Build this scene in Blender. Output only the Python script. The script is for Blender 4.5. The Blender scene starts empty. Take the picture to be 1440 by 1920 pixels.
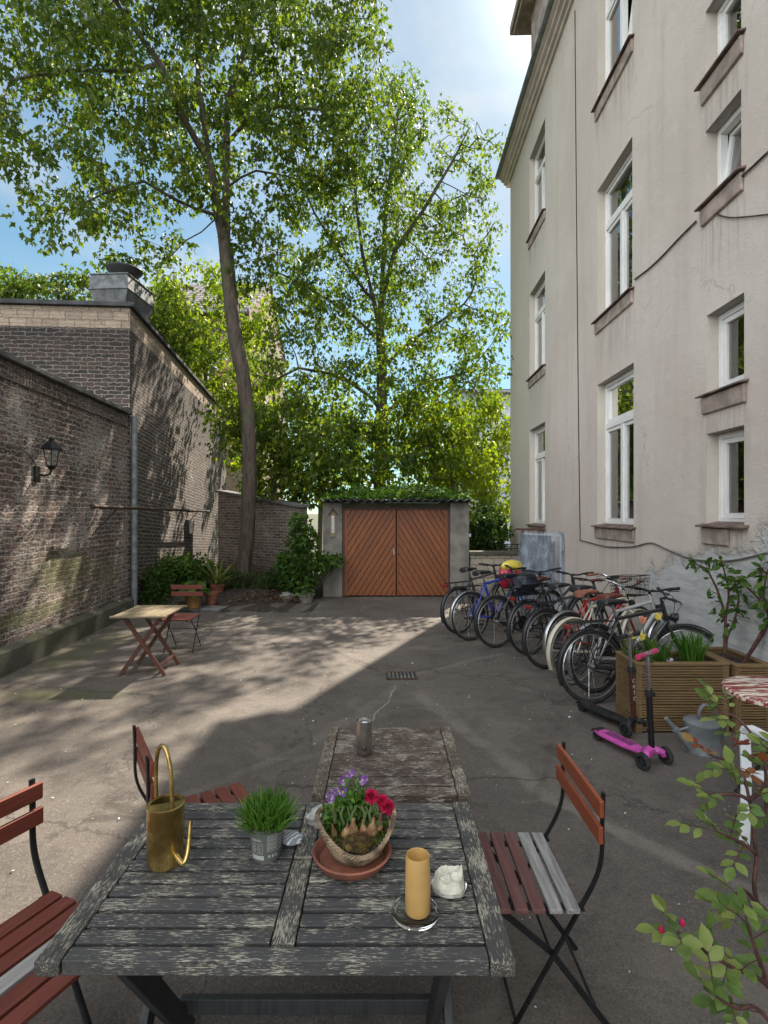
import bpy, bmesh, math, random
import numpy as np
from mathutils import Vector, Matrix, Quaternion, kdtree, noise as mnoise
random.seed(7); RNG = np.random.default_rng(7)
R = math.radians
scene = bpy.context.scene
COL = scene.collection

# ------------------------------------------------------------------ camera
F, CX, CY, CH = 1020.0, 720.0, 960.0, 1.8      # focal length in photo pixels, centre, eye height
cd = bpy.data.cameras.new("camera"); cam = bpy.data.objects.new("camera", cd); COL.objects.link(cam)
cam.location = (0, 0, CH); cam.rotation_euler = (R(90), 0, 0)
cd.sensor_fit = 'VERTICAL'; cd.sensor_height = 36; cd.lens = 36 * F / 1920
cd.clip_start = .05; cd.clip_end = 1000
scene.camera = cam

# ------------------------------------------------------------------ light
SUN = Vector((.41, .93, 1.0)).normalized()
ELEV = math.asin(SUN.z)
scene.view_settings.view_transform = 'Standard'; scene.view_settings.look = 'None'
scene.view_settings.exposure = 1.45; scene.view_settings.gamma = 1
sl = bpy.data.lights.new("sun", 'SUN'); sl.energy = 5.0; sl.angle = R(.55); sl.color = (1, .90, .76)
so = bpy.data.objects.new("sun", sl); COL.objects.link(so)
so.rotation_euler = SUN.to_track_quat('Z', 'Y').to_euler(); so.location = (10, 20, 25)

def nd(nt, typ, ins=None, **attrs):
    n = nt.nodes.new(typ)
    for k, v in attrs.items(): setattr(n, k, v)
    for k, v in (ins or {}).items():
        s = n.inputs[k]
        if isinstance(v, bpy.types.NodeSocket): nt.links.new(v, s)
        else: s.default_value = v
    return n
def c4(c): return (c[0], c[1], c[2], 1)
def mixc(nt, f, a, b, blend='MIX'):
    n = nt.nodes.new('ShaderNodeMix'); n.data_type = 'RGBA'; n.blend_type = blend
    for i, v in ((0, f), (6, a), (7, b)):
        if isinstance(v, bpy.types.NodeSocket): nt.links.new(v, n.inputs[i])
        else: n.inputs[i].default_value = v if i == 0 else c4(v)
    return n.outputs[2]
def ma(nt, op, a, b=0.0, c=0.0):
    return nd(nt, 'ShaderNodeMath', {0: a, 1: b, 2: c}, operation=op).outputs[0]
def vm(nt, op, a, b=(0, 0, 0)):
    n = nd(nt, 'ShaderNodeVectorMath', {0: a, 1: b}, operation=op)
    return n.outputs['Value'] if op in ('LENGTH', 'DISTANCE', 'DOT_PRODUCT') else n.outputs[0]
def mr(nt, v, a, b, c=0.0, d=1.0):
    return nd(nt, 'ShaderNodeMapRange', {0: v, 1: a, 2: b, 3: c, 4: d}, interpolation_type='SMOOTHSTEP').outputs[0]
def noi(nt, vec, scale, detail=4, rough=.55, dist=0.0):
    n = nd(nt, 'ShaderNodeTexNoise', {'Scale': scale, 'Detail': detail, 'Roughness': rough, 'Distortion': dist})
    if vec is not None: nt.links.new(vec, n.inputs['Vector'])
    return n.outputs['Fac']
def mapv(nt, vec, scale=(1, 1, 1), loc=(0, 0, 0), rot=(0, 0, 0)):
    return nd(nt, 'ShaderNodeMapping', {'Vector': vec, 'Scale': scale, 'Location': loc, 'Rotation': rot}).outputs[0]
def newmat(name):
    m = bpy.data.materials.new(name); m.use_nodes = True; nt = m.node_tree
    return m, nt, nt.nodes['Principled BSDF'], nt.nodes.new('ShaderNodeTexCoord')
def lk(nt, a, b): nt.links.new(a, b)
def bump(nt, P, h, strength=.3, dist=.02, prev=None):
    b = nd(nt, 'ShaderNodeBump', {'Height': h, 'Strength': strength, 'Distance': dist})
    if prev is not None: lk(nt, prev, b.inputs['Normal'])
    lk(nt, b.outputs[0], P.inputs['Normal']); return b.outputs[0]

# sky: clear-sky model under broken cloud, part added as fill, with the bright veil round the sun
world = bpy.data.worlds.new("World"); scene.world = world; world.use_nodes = True
nt = world.node_tree; bg = nt.nodes['Background']
sky = nd(nt, 'ShaderNodeTexSky', sky_type='NISHITA', sun_disc=False, sun_elevation=ELEV,
         sun_rotation=math.atan2(SUN.x, SUN.y), altitude=50, air_density=1.0, dust_density=.12, ozone_density=1.6)
tc = nd(nt, 'ShaderNodeTexCoord')
dirv = vm(nt, 'NORMALIZE', tc.outputs['Generated'])
sx = nd(nt, 'ShaderNodeSeparateXYZ', {0: dirv})
n1 = noi(nt, mapv(nt, dirv, (1.3, 1.3, 2.6), (3.1, 1.7, .4)), 1.7, 7, .58, .4)
behind = mr(nt, sx.outputs[1], .35, -.45, 0, .30)            # unseen cloud added behind the viewer to lift the shade
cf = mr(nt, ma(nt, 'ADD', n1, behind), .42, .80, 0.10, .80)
sund = vm(nt, 'DOT_PRODUCT', dirv, tuple(SUN))
veil = ma(nt, 'POWER', ma(nt, 'MAXIMUM', sund, 0.0), 150.0)
veil2 = ma(nt, 'POWER', ma(nt, 'MAXIMUM', sund, 0.0), 5.0)
cf2 = nd(nt, 'ShaderNodeMath', {0: cf, 1: ma(nt, 'MULTIPLY', veil2, .42)}, operation='ADD', use_clamp=True).outputs[0]
cb = ma(nt, 'ADD', ma(nt, 'MULTIPLY', behind, 62.0), 6.0)  # added rear cloud is boosted well above the rest as fill light
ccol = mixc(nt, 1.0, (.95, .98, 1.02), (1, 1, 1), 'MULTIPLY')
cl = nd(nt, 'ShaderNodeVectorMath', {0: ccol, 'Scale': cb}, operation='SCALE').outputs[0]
skyt = mixc(nt, 1.0, sky.outputs[0], (.68, 1.06, 1.00), 'MULTIPLY')
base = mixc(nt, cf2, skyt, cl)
ve = nd(nt, 'ShaderNodeVectorMath', {0: (1.0, .97, .9), 'Scale': ma(nt, 'MULTIPLY', veil, 20.0)}, operation='SCALE').outputs[0]
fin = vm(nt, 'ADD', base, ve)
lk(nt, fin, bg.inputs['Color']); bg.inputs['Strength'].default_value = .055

# ------------------------------------------------------------------ helpers
def W(px, py, Z=0.0):
    y = (CH - Z) * F / (py - CY); return Vector(((px - CX) * y / F, y, Z))
def A(px, py, y): return Vector(((px - CX) * y / F, y, CH - (py - CY) * y / F))

class MB:
    def __init__(s): s.v = []; s.f = []
    def add(s, vs, fs):
        o = len(s.v); s.v += [tuple(v) for v in vs]; s.f += [tuple(i + o for i in f) for f in fs]; return s
    def box(s, c, d, rz=0, mat=None):
        x, y, z = d[0] / 2, d[1] / 2, d[2] / 2
        vs = [Vector((a * x, b * y, e * z)) for a in (-1, 1) for b in (-1, 1) for e in (-1, 1)]
        M = mat if mat is not None else Matrix.Rotation(rz, 3, 'Z')
        vs = [M @ v + Vector(c) for v in vs]
        return s.add(vs, [(0, 1, 3, 2), (4, 6, 7, 5), (0, 4, 5, 1), (2, 3, 7, 6), (0, 2, 6, 4), (1, 5, 7, 3)])
    def bar(s, p0, p1, w, h, up=(0, 0, 1)):
        p0, p1 = Vector(p0), Vector(p1); d = p1 - p0; L = d.length; d.normalize()
        u = Vector(up); u = (u - d * u.dot(d))
        if u.length < 1e-4: u = Vector((1, 0, 0)) - d * d.x
        u.normalize(); sd = d.cross(u)
        return s.box((p0 + p1) / 2, (L, w, h), mat=Matrix((d, sd, u)).transposed())
    def tube(s, pts, r, n=8, cap=True, closed=False, flat=None):
        pts = [Vector(p) for p in pts]; k = len(pts)
        rs = r if isinstance(r, (list, tuple)) else [r] * k
        vs = []; pu = None
        for i, p in enumerate(pts):
            if closed: t = pts[(i + 1) % k] - pts[i - 1]
            else: t = pts[min(i + 1, k - 1)] - pts[max(i - 1, 0)]
            t.normalize()
            if pu is None: pu = Vector((0, 0, 1)) if abs(t.z) < .9 else Vector((1, 0, 0))
            u = pu - t * pu.dot(t)
            if u.length < 1e-5: u = t.orthogonal()
            u.normalize(); pu = u; w = t.cross(u)
            for j in range(n):
                a = 2 * math.pi * (j + .5) / n
                vs.append(p + (u * math.cos(a) + w * math.sin(a) * (flat or 1)) * rs[i])
        fs = []
        for i in range(k if closed else k - 1):
            for j in range(n):
                a, b = i * n, ((i + 1) % k) * n
                fs.append((a + j, a + (j + 1) % n, b + (j + 1) % n, b + j))
        if cap and not closed:
            fs.append(tuple(range(n - 1, -1, -1))); fs.append(tuple((k - 1) * n + j for j in range(n)))
        return s.add(vs, fs)
    def lathe(s, prof, n=24, c=(0, 0, 0), sx=1, sy=1, a0=0, mat=None):
        vs = []; fs = []; k = len(prof); c = Vector(c)
        for (r, z) in prof:
            for j in range(n):
                a = a0 + 2 * math.pi * j / n
                v = Vector((r * math.cos(a) * sx, r * math.sin(a) * sy, z))
                if mat is not None: v = mat @ v
                vs.append(c + v)
        for i in range(k - 1):
            for j in range(n):
                fs.append((i * n + j, i * n + (j + 1) % n, (i + 1) * n + (j + 1) % n, (i + 1) * n + j))
        if prof[0][0] > 1e-6: fs.append(tuple(range(n - 1, -1, -1)))
        if prof[-1][0] > 1e-6: fs.append(tuple((k - 1) * n + j for j in range(n)))
        return s.add(vs, fs)
    def prism(s, poly, axis, a, b):
        # poly in the other two axes in order (axis x: y,z ; y: x,z ; z: x,y)
        def P(p, q): return {'x': (q, p[0], p[1]), 'y': (p[0], q, p[1]), 'z': (p[0], p[1], q)}[axis]
        n = len(poly)
        return s.add([P(p, a) for p in poly] + [P(p, b) for p in poly],
                     [tuple(range(n - 1, -1, -1)), tuple(range(n, 2 * n))] + [(i, (i + 1) % n, n + (i + 1) % n, n + i) for i in range(n)])
    def ball(s, c, r, n=12, m=8, jit=0, seed=0, mat=None):
        vs = []; fs = []; c = Vector(c)
        for i in range(m + 1):
            t = math.pi * i / m
            for j in range(n):
                a = 2 * math.pi * j / n
                d = Vector((math.sin(t) * math.cos(a), math.sin(t) * math.sin(a), math.cos(t)))
                k = 1 + jit * mnoise.noise(d * 1.7 + Vector((seed * 3.1, seed, 0))) if jit else 1
                v = Vector((d.x * r[0], d.y * r[1], d.z * r[2])) * k
                if mat is not None: v = mat @ v
                vs.append(c + v)
        for i in range(m):
            for j in range(n):
                fs.append((i * n + j, i * n + (j + 1) % n, (i + 1) * n + (j + 1) % n, (i + 1) * n + j))
        return s.add(vs, fs)
    def quad(s, a, b, c, d): return s.add([a, b, c, d], [(0, 1, 2, 3)])
    def build(s, name, mat, parent=None, bevel=0, smooth=False, loc=None, rot=None, seg=2):
        me = bpy.data.meshes.new(name); me.from_pydata(s.v, [], s.f); me.update()
        bm = bmesh.new(); bm.from_mesh(me)
        bmesh.ops.remove_doubles(bm, verts=bm.verts, dist=1e-6)
        bmesh.ops.recalc_face_normals(bm, faces=bm.faces); bm.to_mesh(me); bm.free()
        o = bpy.data.objects.new(name, me); COL.objects.link(o)
        if mat: me.materials.append(mat)
        if parent: o.parent = parent
        if loc is not None: o.location = loc
        if rot is not None: o.rotation_euler = rot
        if bevel:
            b = o.modifiers.new('bevel', 'BEVEL'); b.width = bevel; b.segments = seg; b.limit_method = 'ANGLE'; b.angle_limit = R(35)
        if smooth:
            me.polygons.foreach_set('use_smooth', [True] * len(me.polygons))
            try: me.set_sharp_from_angle(angle=R(45))
            except Exception: pass
        return o
def tag(o, label=None, cat=None, group=None, kind=None):
    for k, v in (('label', label), ('category', cat), ('group', group), ('kind', kind)):
        if v: o[k] = v
    return o
def empty(name, loc=(0, 0, 0), rz=0, label=None, cat=None, group=None):
    o = bpy.data.objects.new(name, None); COL.objects.link(o); o.location = loc; o.rotation_euler = (0, 0, rz); o.empty_display_size = .1
    return tag(o, label, cat, group)
def uvbox(o):
    me = o.data; uv = me.uv_layers.new(name='UVMap'); co = me.vertices
    for p in me.polygons:
        n = p.normal
        for li in p.loop_indices:
            v = co[me.loops[li].vertex_index].co
            if abs(n.z) > .75: uv.data[li].uv = (v.x, v.y)
            elif abs(n.x) > abs(n.y): uv.data[li].uv = (v.y, v.z)
            else: uv.data[li].uv = (v.x, v.z)
    return o
def arc(c, r, a0, a1, n, axis='z', sx=1, sy=1):
    out = []
    for i in range(n + 1):
        a = a0 + (a1 - a0) * i / n; p, q = r * math.cos(a) * sx, r * math.sin(a) * sy
        out.append(Vector(c) + Vector({'z': (p, q, 0), 'y': (p, 0, q), 'x': (0, p, q)}[axis]))
    return out
def spline(pts, n=6):
    P = [Vector(p) for p in pts]; P = [P[0]] + P + [P[-1]]; out = []
    for i in range(1, len(P) - 2):
        for k in range(n):
            t = k / n; a, b, c, d = P[i - 1:i + 3]
            out.append(.5 * (2 * b + (c - a) * t + (2 * a - 5 * b + 4 * c - d) * t * t + (3 * b - a - 3 * c + d) * t ** 3))
    out.append(P[-2]); return out

# ------------------------------------------------------------------ materials
def simple(name, col, rough=.5, metal=0, var=.15, scale=12, bmp=.0, bscale=60, col2=None, coat=0):
    m, nt, P, tc = newmat(name)
    n = noi(nt, tc.outputs['Object'], scale, 5)
    c2 = col2 or tuple(x * (1 - var * 2) for x in col)
    lk(nt, mixc(nt, mr(nt, n, .35, .68), c2, col), P.inputs['Base Color'])
    lk(nt, mr(nt, n, .3, .7, min(1, rough + .1), max(.02, rough - .08)), P.inputs['Roughness'])
    P.inputs['Metallic'].default_value = metal
    if coat: P.inputs['Coat Weight'].default_value = coat
    if bmp: bump(nt, P, noi(nt, tc.outputs['Object'], bscale, 4), bmp, .01)
    return m

def wood(name, cols, flake=None, amount=.5, axis=0, rough=.65, grain=1.0, flake_scale=1.0, bmp=.35):
    m, nt, P, tc = newmat(name)
    geo = nd(nt, 'ShaderNodeNewGeometry')
    off = vm(nt, 'SCALE', (31.0, 17.0, 9.0)); off.node.inputs['Scale'].default_value = 1
    lk(nt, geo.outputs['Random Per Island'], off.node.inputs['Scale'])
    v = vm(nt, 'ADD', tc.outputs['Object'], off)
    s = [70, 70, 70]; s[axis] = 5
    g = noi(nt, mapv(nt, v, tuple(s)), grain, 5, .6, .3)
    big = noi(nt, v, 6, 3)
    c = mixc(nt, mr(nt, g, .3, .7), cols[0], cols[1])
    c = mixc(nt, mr(nt, big, .35, .7), c, cols[2] if len(cols) > 2 else cols[1])
    c = mixc(nt, ma(nt, 'MULTIPLY', geo.outputs['Random Per Island'], .55), c, mixc(nt, 1.0, c, (.55, .55, .58), 'MULTIPLY'))
    h = g
    if flake:
        s2 = [330, 330, 330]; s2[axis] = 40
        f1 = noi(nt, mapv(nt, v, tuple(x * flake_scale for x in s2)), 1.0, 6, .68, .25)
        f2 = noi(nt, v, 11, 4)
        fm = mr(nt, ma(nt, 'ADD', f1, ma(nt, 'MULTIPLY', ma(nt, 'SUBTRACT', f2, .5), .42)), .80 - amount * .42, .85 - amount * .42)
        c = mixc(nt, fm, c, mixc(nt, mr(nt, g, .3, .7), tuple(x * .68 for x in flake), flake))
        h = ma(nt, 'SUBTRACT', g, ma(nt, 'MULTIPLY', fm, .5))
    lk(nt, c, P.inputs['Base Color']); P.inputs['Roughness'].default_value = rough
    bump(nt, P, h, bmp, .004)
    return m

def stain(nt, vec, p, r, nz, soft=.5):
    d = vm(nt, 'LENGTH', mapv(nt, vm(nt, 'SUBTRACT', vec, p), (1 / r[0], 1 / r[1], 0)))
    return mr(nt, ma(nt, 'ADD', d, ma(nt, 'MULTIPLY', ma(nt, 'SUBTRACT', nz, .5), 1.8)), 1.0, 1.0 - soft)

def brick(name, c1, c2, c3, mortar, white=0.0, wcol=(.5, .46, .42), moss=(), soot=None, bw=.235, bh=.072, pale=None, rust=.4, bumps=.9):
    m, nt, P, tc = newmat(name)
    uv = tc.outputs['UV']
    wob = noi(nt, mapv(nt, uv, (1, 1, 1)), 7, 3)
    wob2 = noi(nt, mapv(nt, uv, (1, 1, 1), (5, 9, 0)), 9, 3)
    cmb = nd(nt, 'ShaderNodeCombineXYZ', {0: ma(nt, 'MULTIPLY', ma(nt, 'SUBTRACT', wob, .5), .11), 1: ma(nt, 'MULTIPLY', ma(nt, 'SUBTRACT', wob2, .5), .085)}).outputs[0]
    v = vm(nt, 'ADD', uv, cmb)
    b = nd(nt, 'ShaderNodeTexBrick', {'Vector': v, 'Scale': 1.0, 'Color1': (0, 0, 0, 1), 'Color2': (1, 1, 1, 1), 'Mortar': (.5, .5, .5, 1), 'Mortar Size': .011,
        'Mortar Smooth': .55, 'Brick Width': bw, 'Row Height': bh, 'Bias': 0.0}, offset=.5)
    rnd = nd(nt, 'ShaderNodeSeparateColor', {0: b.outputs['Color']}).outputs[0]
    fine = noi(nt, uv, 60, 4, .7); mid = noi(nt, uv, 9, 5, .65); big = noi(nt, uv, 1.1, 5, .6)
    c = mixc(nt, mr(nt, rnd, .05, .95), c1, c2)
    c = mixc(nt, ma(nt, 'MULTIPLY', mr(nt, ma(nt, 'ADD', rnd, big), .95, 1.35), rust), c, c3)
    c = mixc(nt, mr(nt, fine, .35, .75, 0, .45), c, tuple(x * .45 for x in c1))
    mt = mixc(nt, mr(nt, mid, .35, .65), tuple(x * .62 for x in mortar), mortar)
    c = mixc(nt, mr(nt, ma(nt, 'ADD', b.outputs['Fac'], ma(nt, 'MULTIPLY', ma(nt, 'SUBTRACT', fine, .5), 1.1)), .3, .6), c, mt)
    if white:
        wm = mr(nt, ma(nt, 'ADD', ma(nt, 'MULTIPLY', big, .45), ma(nt, 'MULTIPLY', noi(nt, mapv(nt, uv, (16, 34, 1)), 1, 7, .78), .95)), .90 - white * .22, 1.0 - white * .22, 0, .85)
        c = mixc(nt, wm, c, mixc(nt, fine, tuple(x * .72 for x in wcol), wcol))
    suv = nd(nt, 'ShaderNodeSeparateXYZ', {0: uv})
    if soot:
        for (z0, z1, amt) in soot:
            c = mixc(nt, ma(nt, 'MULTIPLY', mr(nt, ma(nt, 'ADD', suv.outputs[1], ma(nt, 'MULTIPLY', ma(nt, 'SUBTRACT', big, .5), .9)), z0, z1), amt), c, mixc(nt, 1.0, c, (.34, .32, .31), 'MULTIPLY'))
    for (p, r, col, amt) in moss:
        c = mixc(nt, ma(nt, 'MULTIPLY', stain(nt, uv, (p[0], p[1], 0), r, mid, .8), amt), c, mixc(nt, fine, tuple(x * .5 for x in col), col))
    if pale:                              # limewashed band of larger blocks along the top
        z0, pc = pale
        pm = mr(nt, suv.outputs[1], z0 - .012, z0 + .012)
        b2 = nd(nt, 'ShaderNodeTexBrick', {'Vector': vm(nt, 'ADD', v, (0, -z0 % .15, 0)), 'Scale': 1.0, 'Color1': c4(pc), 'Color2': c4(tuple(x * .75 for x in pc)), 'Mortar': c4(tuple(x * .35 for x in pc)),
            'Mortar Size': .008, 'Mortar Smooth': .3, 'Brick Width': .27, 'Row Height': .15}, offset=.5)
        pc2 = mixc(nt, mr(nt, mid, .45, .75, 0, .6), b2.outputs['Color'], tuple(x * .4 for x in pc))
        c = mixc(nt, pm, c, pc2)
    lk(nt, c, P.inputs['Base Color']); P.inputs['Roughness'].default_value = .9
    h = ma(nt, 'ADD', ma(nt, 'MULTIPLY', b.outputs['Fac'], -1.0), ma(nt, 'ADD', ma(nt, 'MULTIPLY', fine, .55), ma(nt, 'MULTIPLY', mid, .7)))
    bump(nt, P, h, bumps, .014)
    return m

def leafmat(name, c1, c2, c3, trans=.5, rough=.45):
    m, nt, P, tc = newmat(name)
    geo = nd(nt, 'ShaderNodeNewGeometry'); r = geo.outputs['Random Per Island']
    big = noi(nt, tc.outputs['Object'], .8, 2)
    c = mixc(nt, r, c1, c2); c = mixc(nt, mr(nt, noi(nt, tc.outputs['Object'], 45, 3), .35, .7, 0, .45), c, tuple(x * .55 for x in c1))
    c = mixc(nt, ma(nt, 'MULTIPLY', mr(nt, ma(nt, 'ADD', r, big), .9, 1.4), .8), c, c3)
    lk(nt, c, P.inputs['Base Color']); P.inputs['Roughness'].default_value = rough
    P.inputs['Specular IOR Level'].default_value = .22
    t = nd(nt, 'ShaderNodeBsdfTranslucent', {'Color': mixc(nt, 1.0, c, (1.6, 1.68, .52), 'MULTIPLY')})
    mx = nd(nt, 'ShaderNodeMixShader', {0: trans, 1: P.outputs[0], 2: t.outputs[0]})
    lk(nt, mx.outputs[0], nt.nodes['Material Output'].inputs[0])
    return m

def bark(name, c1, c2, moss=0):
    m, nt, P, tc = newmat(name)
    v = tc.outputs['Object']
    n = noi(nt, mapv(nt, v, (14, 14, 3)), 1, 6, .65, .6)
    c = mixc(nt, mr(nt, n, .3, .7), c1, c2)
    if moss: c = mixc(nt, mr(nt, noi(nt, v, 2.2, 5), .5, .68, 0, moss), c, (.075, .085, .03))
    lk(nt, c, P.inputs['Base Color']); P.inputs['Roughness'].default_value = .9
    bump(nt, P, n, .9, .03)
    return m

def glassy(name, tint=(.9, .95, .93), ref=.10):
    m, nt, P, tc = newmat(name)
    tr = nd(nt, 'ShaderNodeBsdfTransparent', {0: c4(tint)})
    gl = nd(nt, 'ShaderNodeBsdfGlossy', {'Color': (1, 1, 1, 1), 'Roughness': .015})
    fr = nd(nt, 'ShaderNodeFresnel', {'IOR': 1.52})
    b = nd(nt, 'ShaderNodeBump', {'Height': noi(nt, tc.outputs['Object'], 2.0, 2), 'Strength': .05, 'Distance': .02})
    lk(nt, b.outputs[0], gl.inputs['Normal'])
    f = ma(nt, 'ADD', ma(nt, 'MULTIPLY', fr.outputs[0], 1.5), ref)
    mx = nd(nt, 'ShaderNodeMixShader', {0: f, 1: tr.outputs[0], 2: gl.outputs[0]})
    lk(nt, mx.outputs[0], nt.nodes['Material Output'].inputs[0])
    return m
def clearglass(name, col=(1, 1, 1), rough=.0):
    m, nt, P, tc = newmat(name)
    P.inputs['Base Color'].default_value = c4(col); P.inputs['Roughness'].default_value = rough
    P.inputs['Transmission Weight'].default_value = 1; P.inputs['IOR'].default_value = 1.45
    return m

M = {}
M['pvc'] = simple('white_window_plastic', (.78, .77, .74), .35, 0, .05, 4)
M['pane'] = glassy('window_glass')
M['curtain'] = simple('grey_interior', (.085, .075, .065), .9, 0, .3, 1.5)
M['curtain_pale'] = simple('pale_curtain', (.17, .16, .15), .9, 0, .2, 3)
M['curtain_red'] = simple('red_curtain', (.26, .025, .015), .9, 0, .2, 6)
M['sillcol'] = simple('sill_render', (.43, .345, .29), .85, 0, .22, 5, .3, 50)
M['sillcap'] = simple('sill_cap', (.21, .14, .115), .8, 0, .3, 9, .3, 50)
M['zinc'] = simple('weathered_zinc', (.27, .29, .30), .55, .4, .2, 7, .1, 30)
M['vent_metal'] = simple('dull_vent_metal', (.15, .155, .16), .7, .2, .2, 7, .15, 30)
M['zinc_dark'] = simple('dark_zinc', (.22, .235, .25), .5, .5, .25, 7, .15, 30)
M['black_metal'] = simple('black_painted_steel', (.018, .018, .02), .42, .3, .3, 20)
M['black_plastic'] = simple('black_plastic', (.02, .02, .022), .5, 0, .2, 20)
M['rubber'] = simple('tyre_rubber', (.026, .025, .024), .8, 0, .3, 25, .2, 90)
M['chrome'] = simple('bright_steel', (.62, .62, .62), .22, 1, .1, 20)
M['alloy'] = simple('dull_alloy', (.42, .42, .42), .35, .9, .15, 20)
M['concrete'] = simple('old_concrete', (.25, .235, .20), .92, 0, .22, 3, .5, 30)
M['plinth'] = simple('mossy_plinth', (.085, .08, .06), .95, 0, .3, 2.5, .6, 25, col2=(.05, .052, .03))
M['coping'] = simple('coping_slab', (.17, .165, .155), .9, 0, .25, 5, .5, 30)
M['dark_edge'] = simple('roof_felt_edge', (.035, .035, .037), .7, 0, .2, 5)
M['terracotta'] = simple('terracotta', (.29, .105, .065), .8, 0, .22, 7, .25, 60)
M['ochre_pot'] = simple('ochre_glazed_clay', (.33, .17, .05), .55, 0, .3, 6, .2, 40)
M['soil'] = simple('soil', (.05, .036, .025), .95, 0, .35, 12, .9, 40)
M['brass'] = simple('tarnished_brass', (.74, .54, .19), .28, .88, .22, 9, .12, 40, col2=(.24, .155, .05))
M['steel'] = simple('brushed_steel', (.52, .50, .47), .24, 1, .02, 8)
M['wicker'] = simple('wicker', (.33, .235, .145), .75, 0, .35, 22, .3, 90)
M['stone_white'] = simple('speckled_stone', (.50, .50, .47), .75, 0, .22, 45, .4, 60)
M['pot_grey'] = simple('grey_plastic_pot', (.115, .12, .105), .5, 0, .08, 6)
M['white_print'] = simple('white_print', (.40, .42, .40), .6, 0, .05, 6)
M['white_plastic'] = simple('white_plastic', (.74, .76, .77), .35, 0, .06, 5)
M['bulb'] = simple('bulb_skin', (.36, .22, .10), .7, 0, .4, 45, .6, 90, col2=(.12, .055, .02))
M['moss_dry'] = simple('dry_moss', (.14, .085, .022), .95, 0, .4, 60, .9, 90)
M['stem'] = simple('green_stem', (.075, .11, .03), .6, 0, .2, 20)
M['twig'] = simple('brown_twig', (.085, .05, .032), .8, 0, .3, 25, .4, 60)
M['red_twig'] = simple('reddish_twig', (.11, .045, .035), .8, 0, .3, 25, .4, 60)
M['bark1'] = bark('grey_brown_bark', (.036, .028, .021), (.105, .080, .058), .5)
M['bark2'] = bark('dark_bark', (.04, .033, .026), (.105, .085, .062), .3)
M['leaf_maple'] = leafmat('maple_leaves', (.048, .088, .016), (.088, .132, .022), (.14, .17, .027), .54)
M['leaf_maple_b'] = leafmat('light_maple_leaves', (.054, .098, .016), (.098, .148, .022), (.15, .185, .026), .56)
M['leaf_lime'] = leafmat('yellow_green_leaves', (.10, .155, .014), (.16, .21, .020), (.21, .25, .028), .6)
M['leaf_dark'] = leafmat('dark_green_leaves', (.026, .056, .014), (.045, .088, .018), (.07, .12, .022), .35)
M['leaf_mid'] = leafmat('garden_leaves', (.045, .10, .02), (.07, .14, .025), (.10, .17, .03), .4)
M['leaf_rose'] = leafmat('rose_leaves', (.10, .17, .045), (.17, .25, .065), (.23, .27, .08), .35, .33)
M['leaf_red'] = leafmat('young_red_leaves', (.20, .03, .02), (.24, .08, .03), (.20, .15, .04), .25, .38)
M['leaf_grass'] = leafmat('chive_blades', (.045, .13, .015), (.085, .20, .022), (.15, .26, .05), .35, .4)
M['leaf_yucca'] = leafmat('long_blades', (.10, .13, .04), (.16, .18, .06), (.24, .22, .08), .25, .45)
M['leaf_litter'] = leafmat('fallen_leaves', (.10, .06, .03), (.16, .09, .04), (.07, .05, .03), .15, .8)
M['petal_white'] = simple('fallen_petals', (.62, .58, .5), .8, 0, .1, 20)
M['violet'] = leafmat('violet_petals', (.22, .09, .42), (.32, .16, .52), (.52, .40, .66), .3, .6)
M['crimson'] = leafmat('crimson_petals', (.50, .014, .085), (.66, .05, .15), (.40, .008, .05), .3, .6)
M['yellow'] = leafmat('yellow_petals', (.70, .55, .06), (.78, .68, .2), (.8, .74, .35), .3, .6)
M['table_dark'] = wood('weathered_table_paint', [(.036, .036, .037), (.078, .073, .068), (.054, .053, .054)], (.40, .37, .29), .60)
M['table_dark_y'] = wood('weathered_rail_paint', [(.034, .033, .031), (.075, .068, .060), (.05, .048, .045)], (.37, .335, .26), .66, axis=1)
M['table_brown'] = wood('worn_brown_table', [(.040, .024, .018), (.105, .068, .052), (.065, .042, .033)], (.40, .35, .29), .62)
M['table_brown_y'] = wood('worn_brown_rail', [(.045, .029, .021), (.115, .08, .06), (.07, .05, .039)], (.33, .29, .22), .66, axis=1)
M['wood_black'] = wood('black_stained_leg', [(.012, .013, .014), (.035, .036, .037)], None, axis=2)
M['slat_red'] = wood('red_stained_slat', [(.115, .026, .017), (.195, .050, .030), (.15, .034, .022)], None, rough=.5, bmp=.15)
M['slat_orange'] = wood('orange_red_slat', [(.19, .042, .016), (.29, .070, .026), (.23, .052, .019)], None, rough=.38, bmp=.12)
M['slat_maroon'] = wood('faded_maroon_slat', [(.105, .040, .035), (.185, .085, .072), (.14, .055, .048)], None, rough=.7)
M['slat_grey'] = wood('bare_grey_slat', [(.16, .15, .14), (.38, .36, .34), (.27, .26, .245)], None, rough=.8)
M['slat_tan'] = wood('bleached_slat', [(.17, .13, .075), (.32, .25, .15), (.24, .19, .11)], None, rough=.8, axis=1)
M['leg_brown'] = wood('reddish_leg', [(.065, .024, .016), (.125, .050, .031)], None, axis=2)
M['planter_wood'] = wood('ribbed_planter_wood', [(.125, .072, .029), (.25, .158, .066), (.175, .11, .046)], None, rough=.75, bmp=.3)
M['door_wood'] = wood('stained_door_boards', [(.185, .052, .012), (.30, .092, .022), (.225, .066, .015)], None, rough=.5, bmp=.15, axis=2)
M['candle'] = simple('yellow_wax', (.60, .37, .125), .45, 0, .10, 8)
M['candle'].node_tree.nodes['Principled BSDF'].inputs['Subsurface Weight'].default_value = .25
M['candle'].node_tree.nodes['Principled BSDF'].inputs['Subsurface Radius'].default_value = (.02, .01, .004)
M['wax_white'] = simple('white_wax', (.72, .68, .56), .5, 0, .12, 40, .3, 50)
M['glass'] = clearglass('clear_glass')

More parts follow.
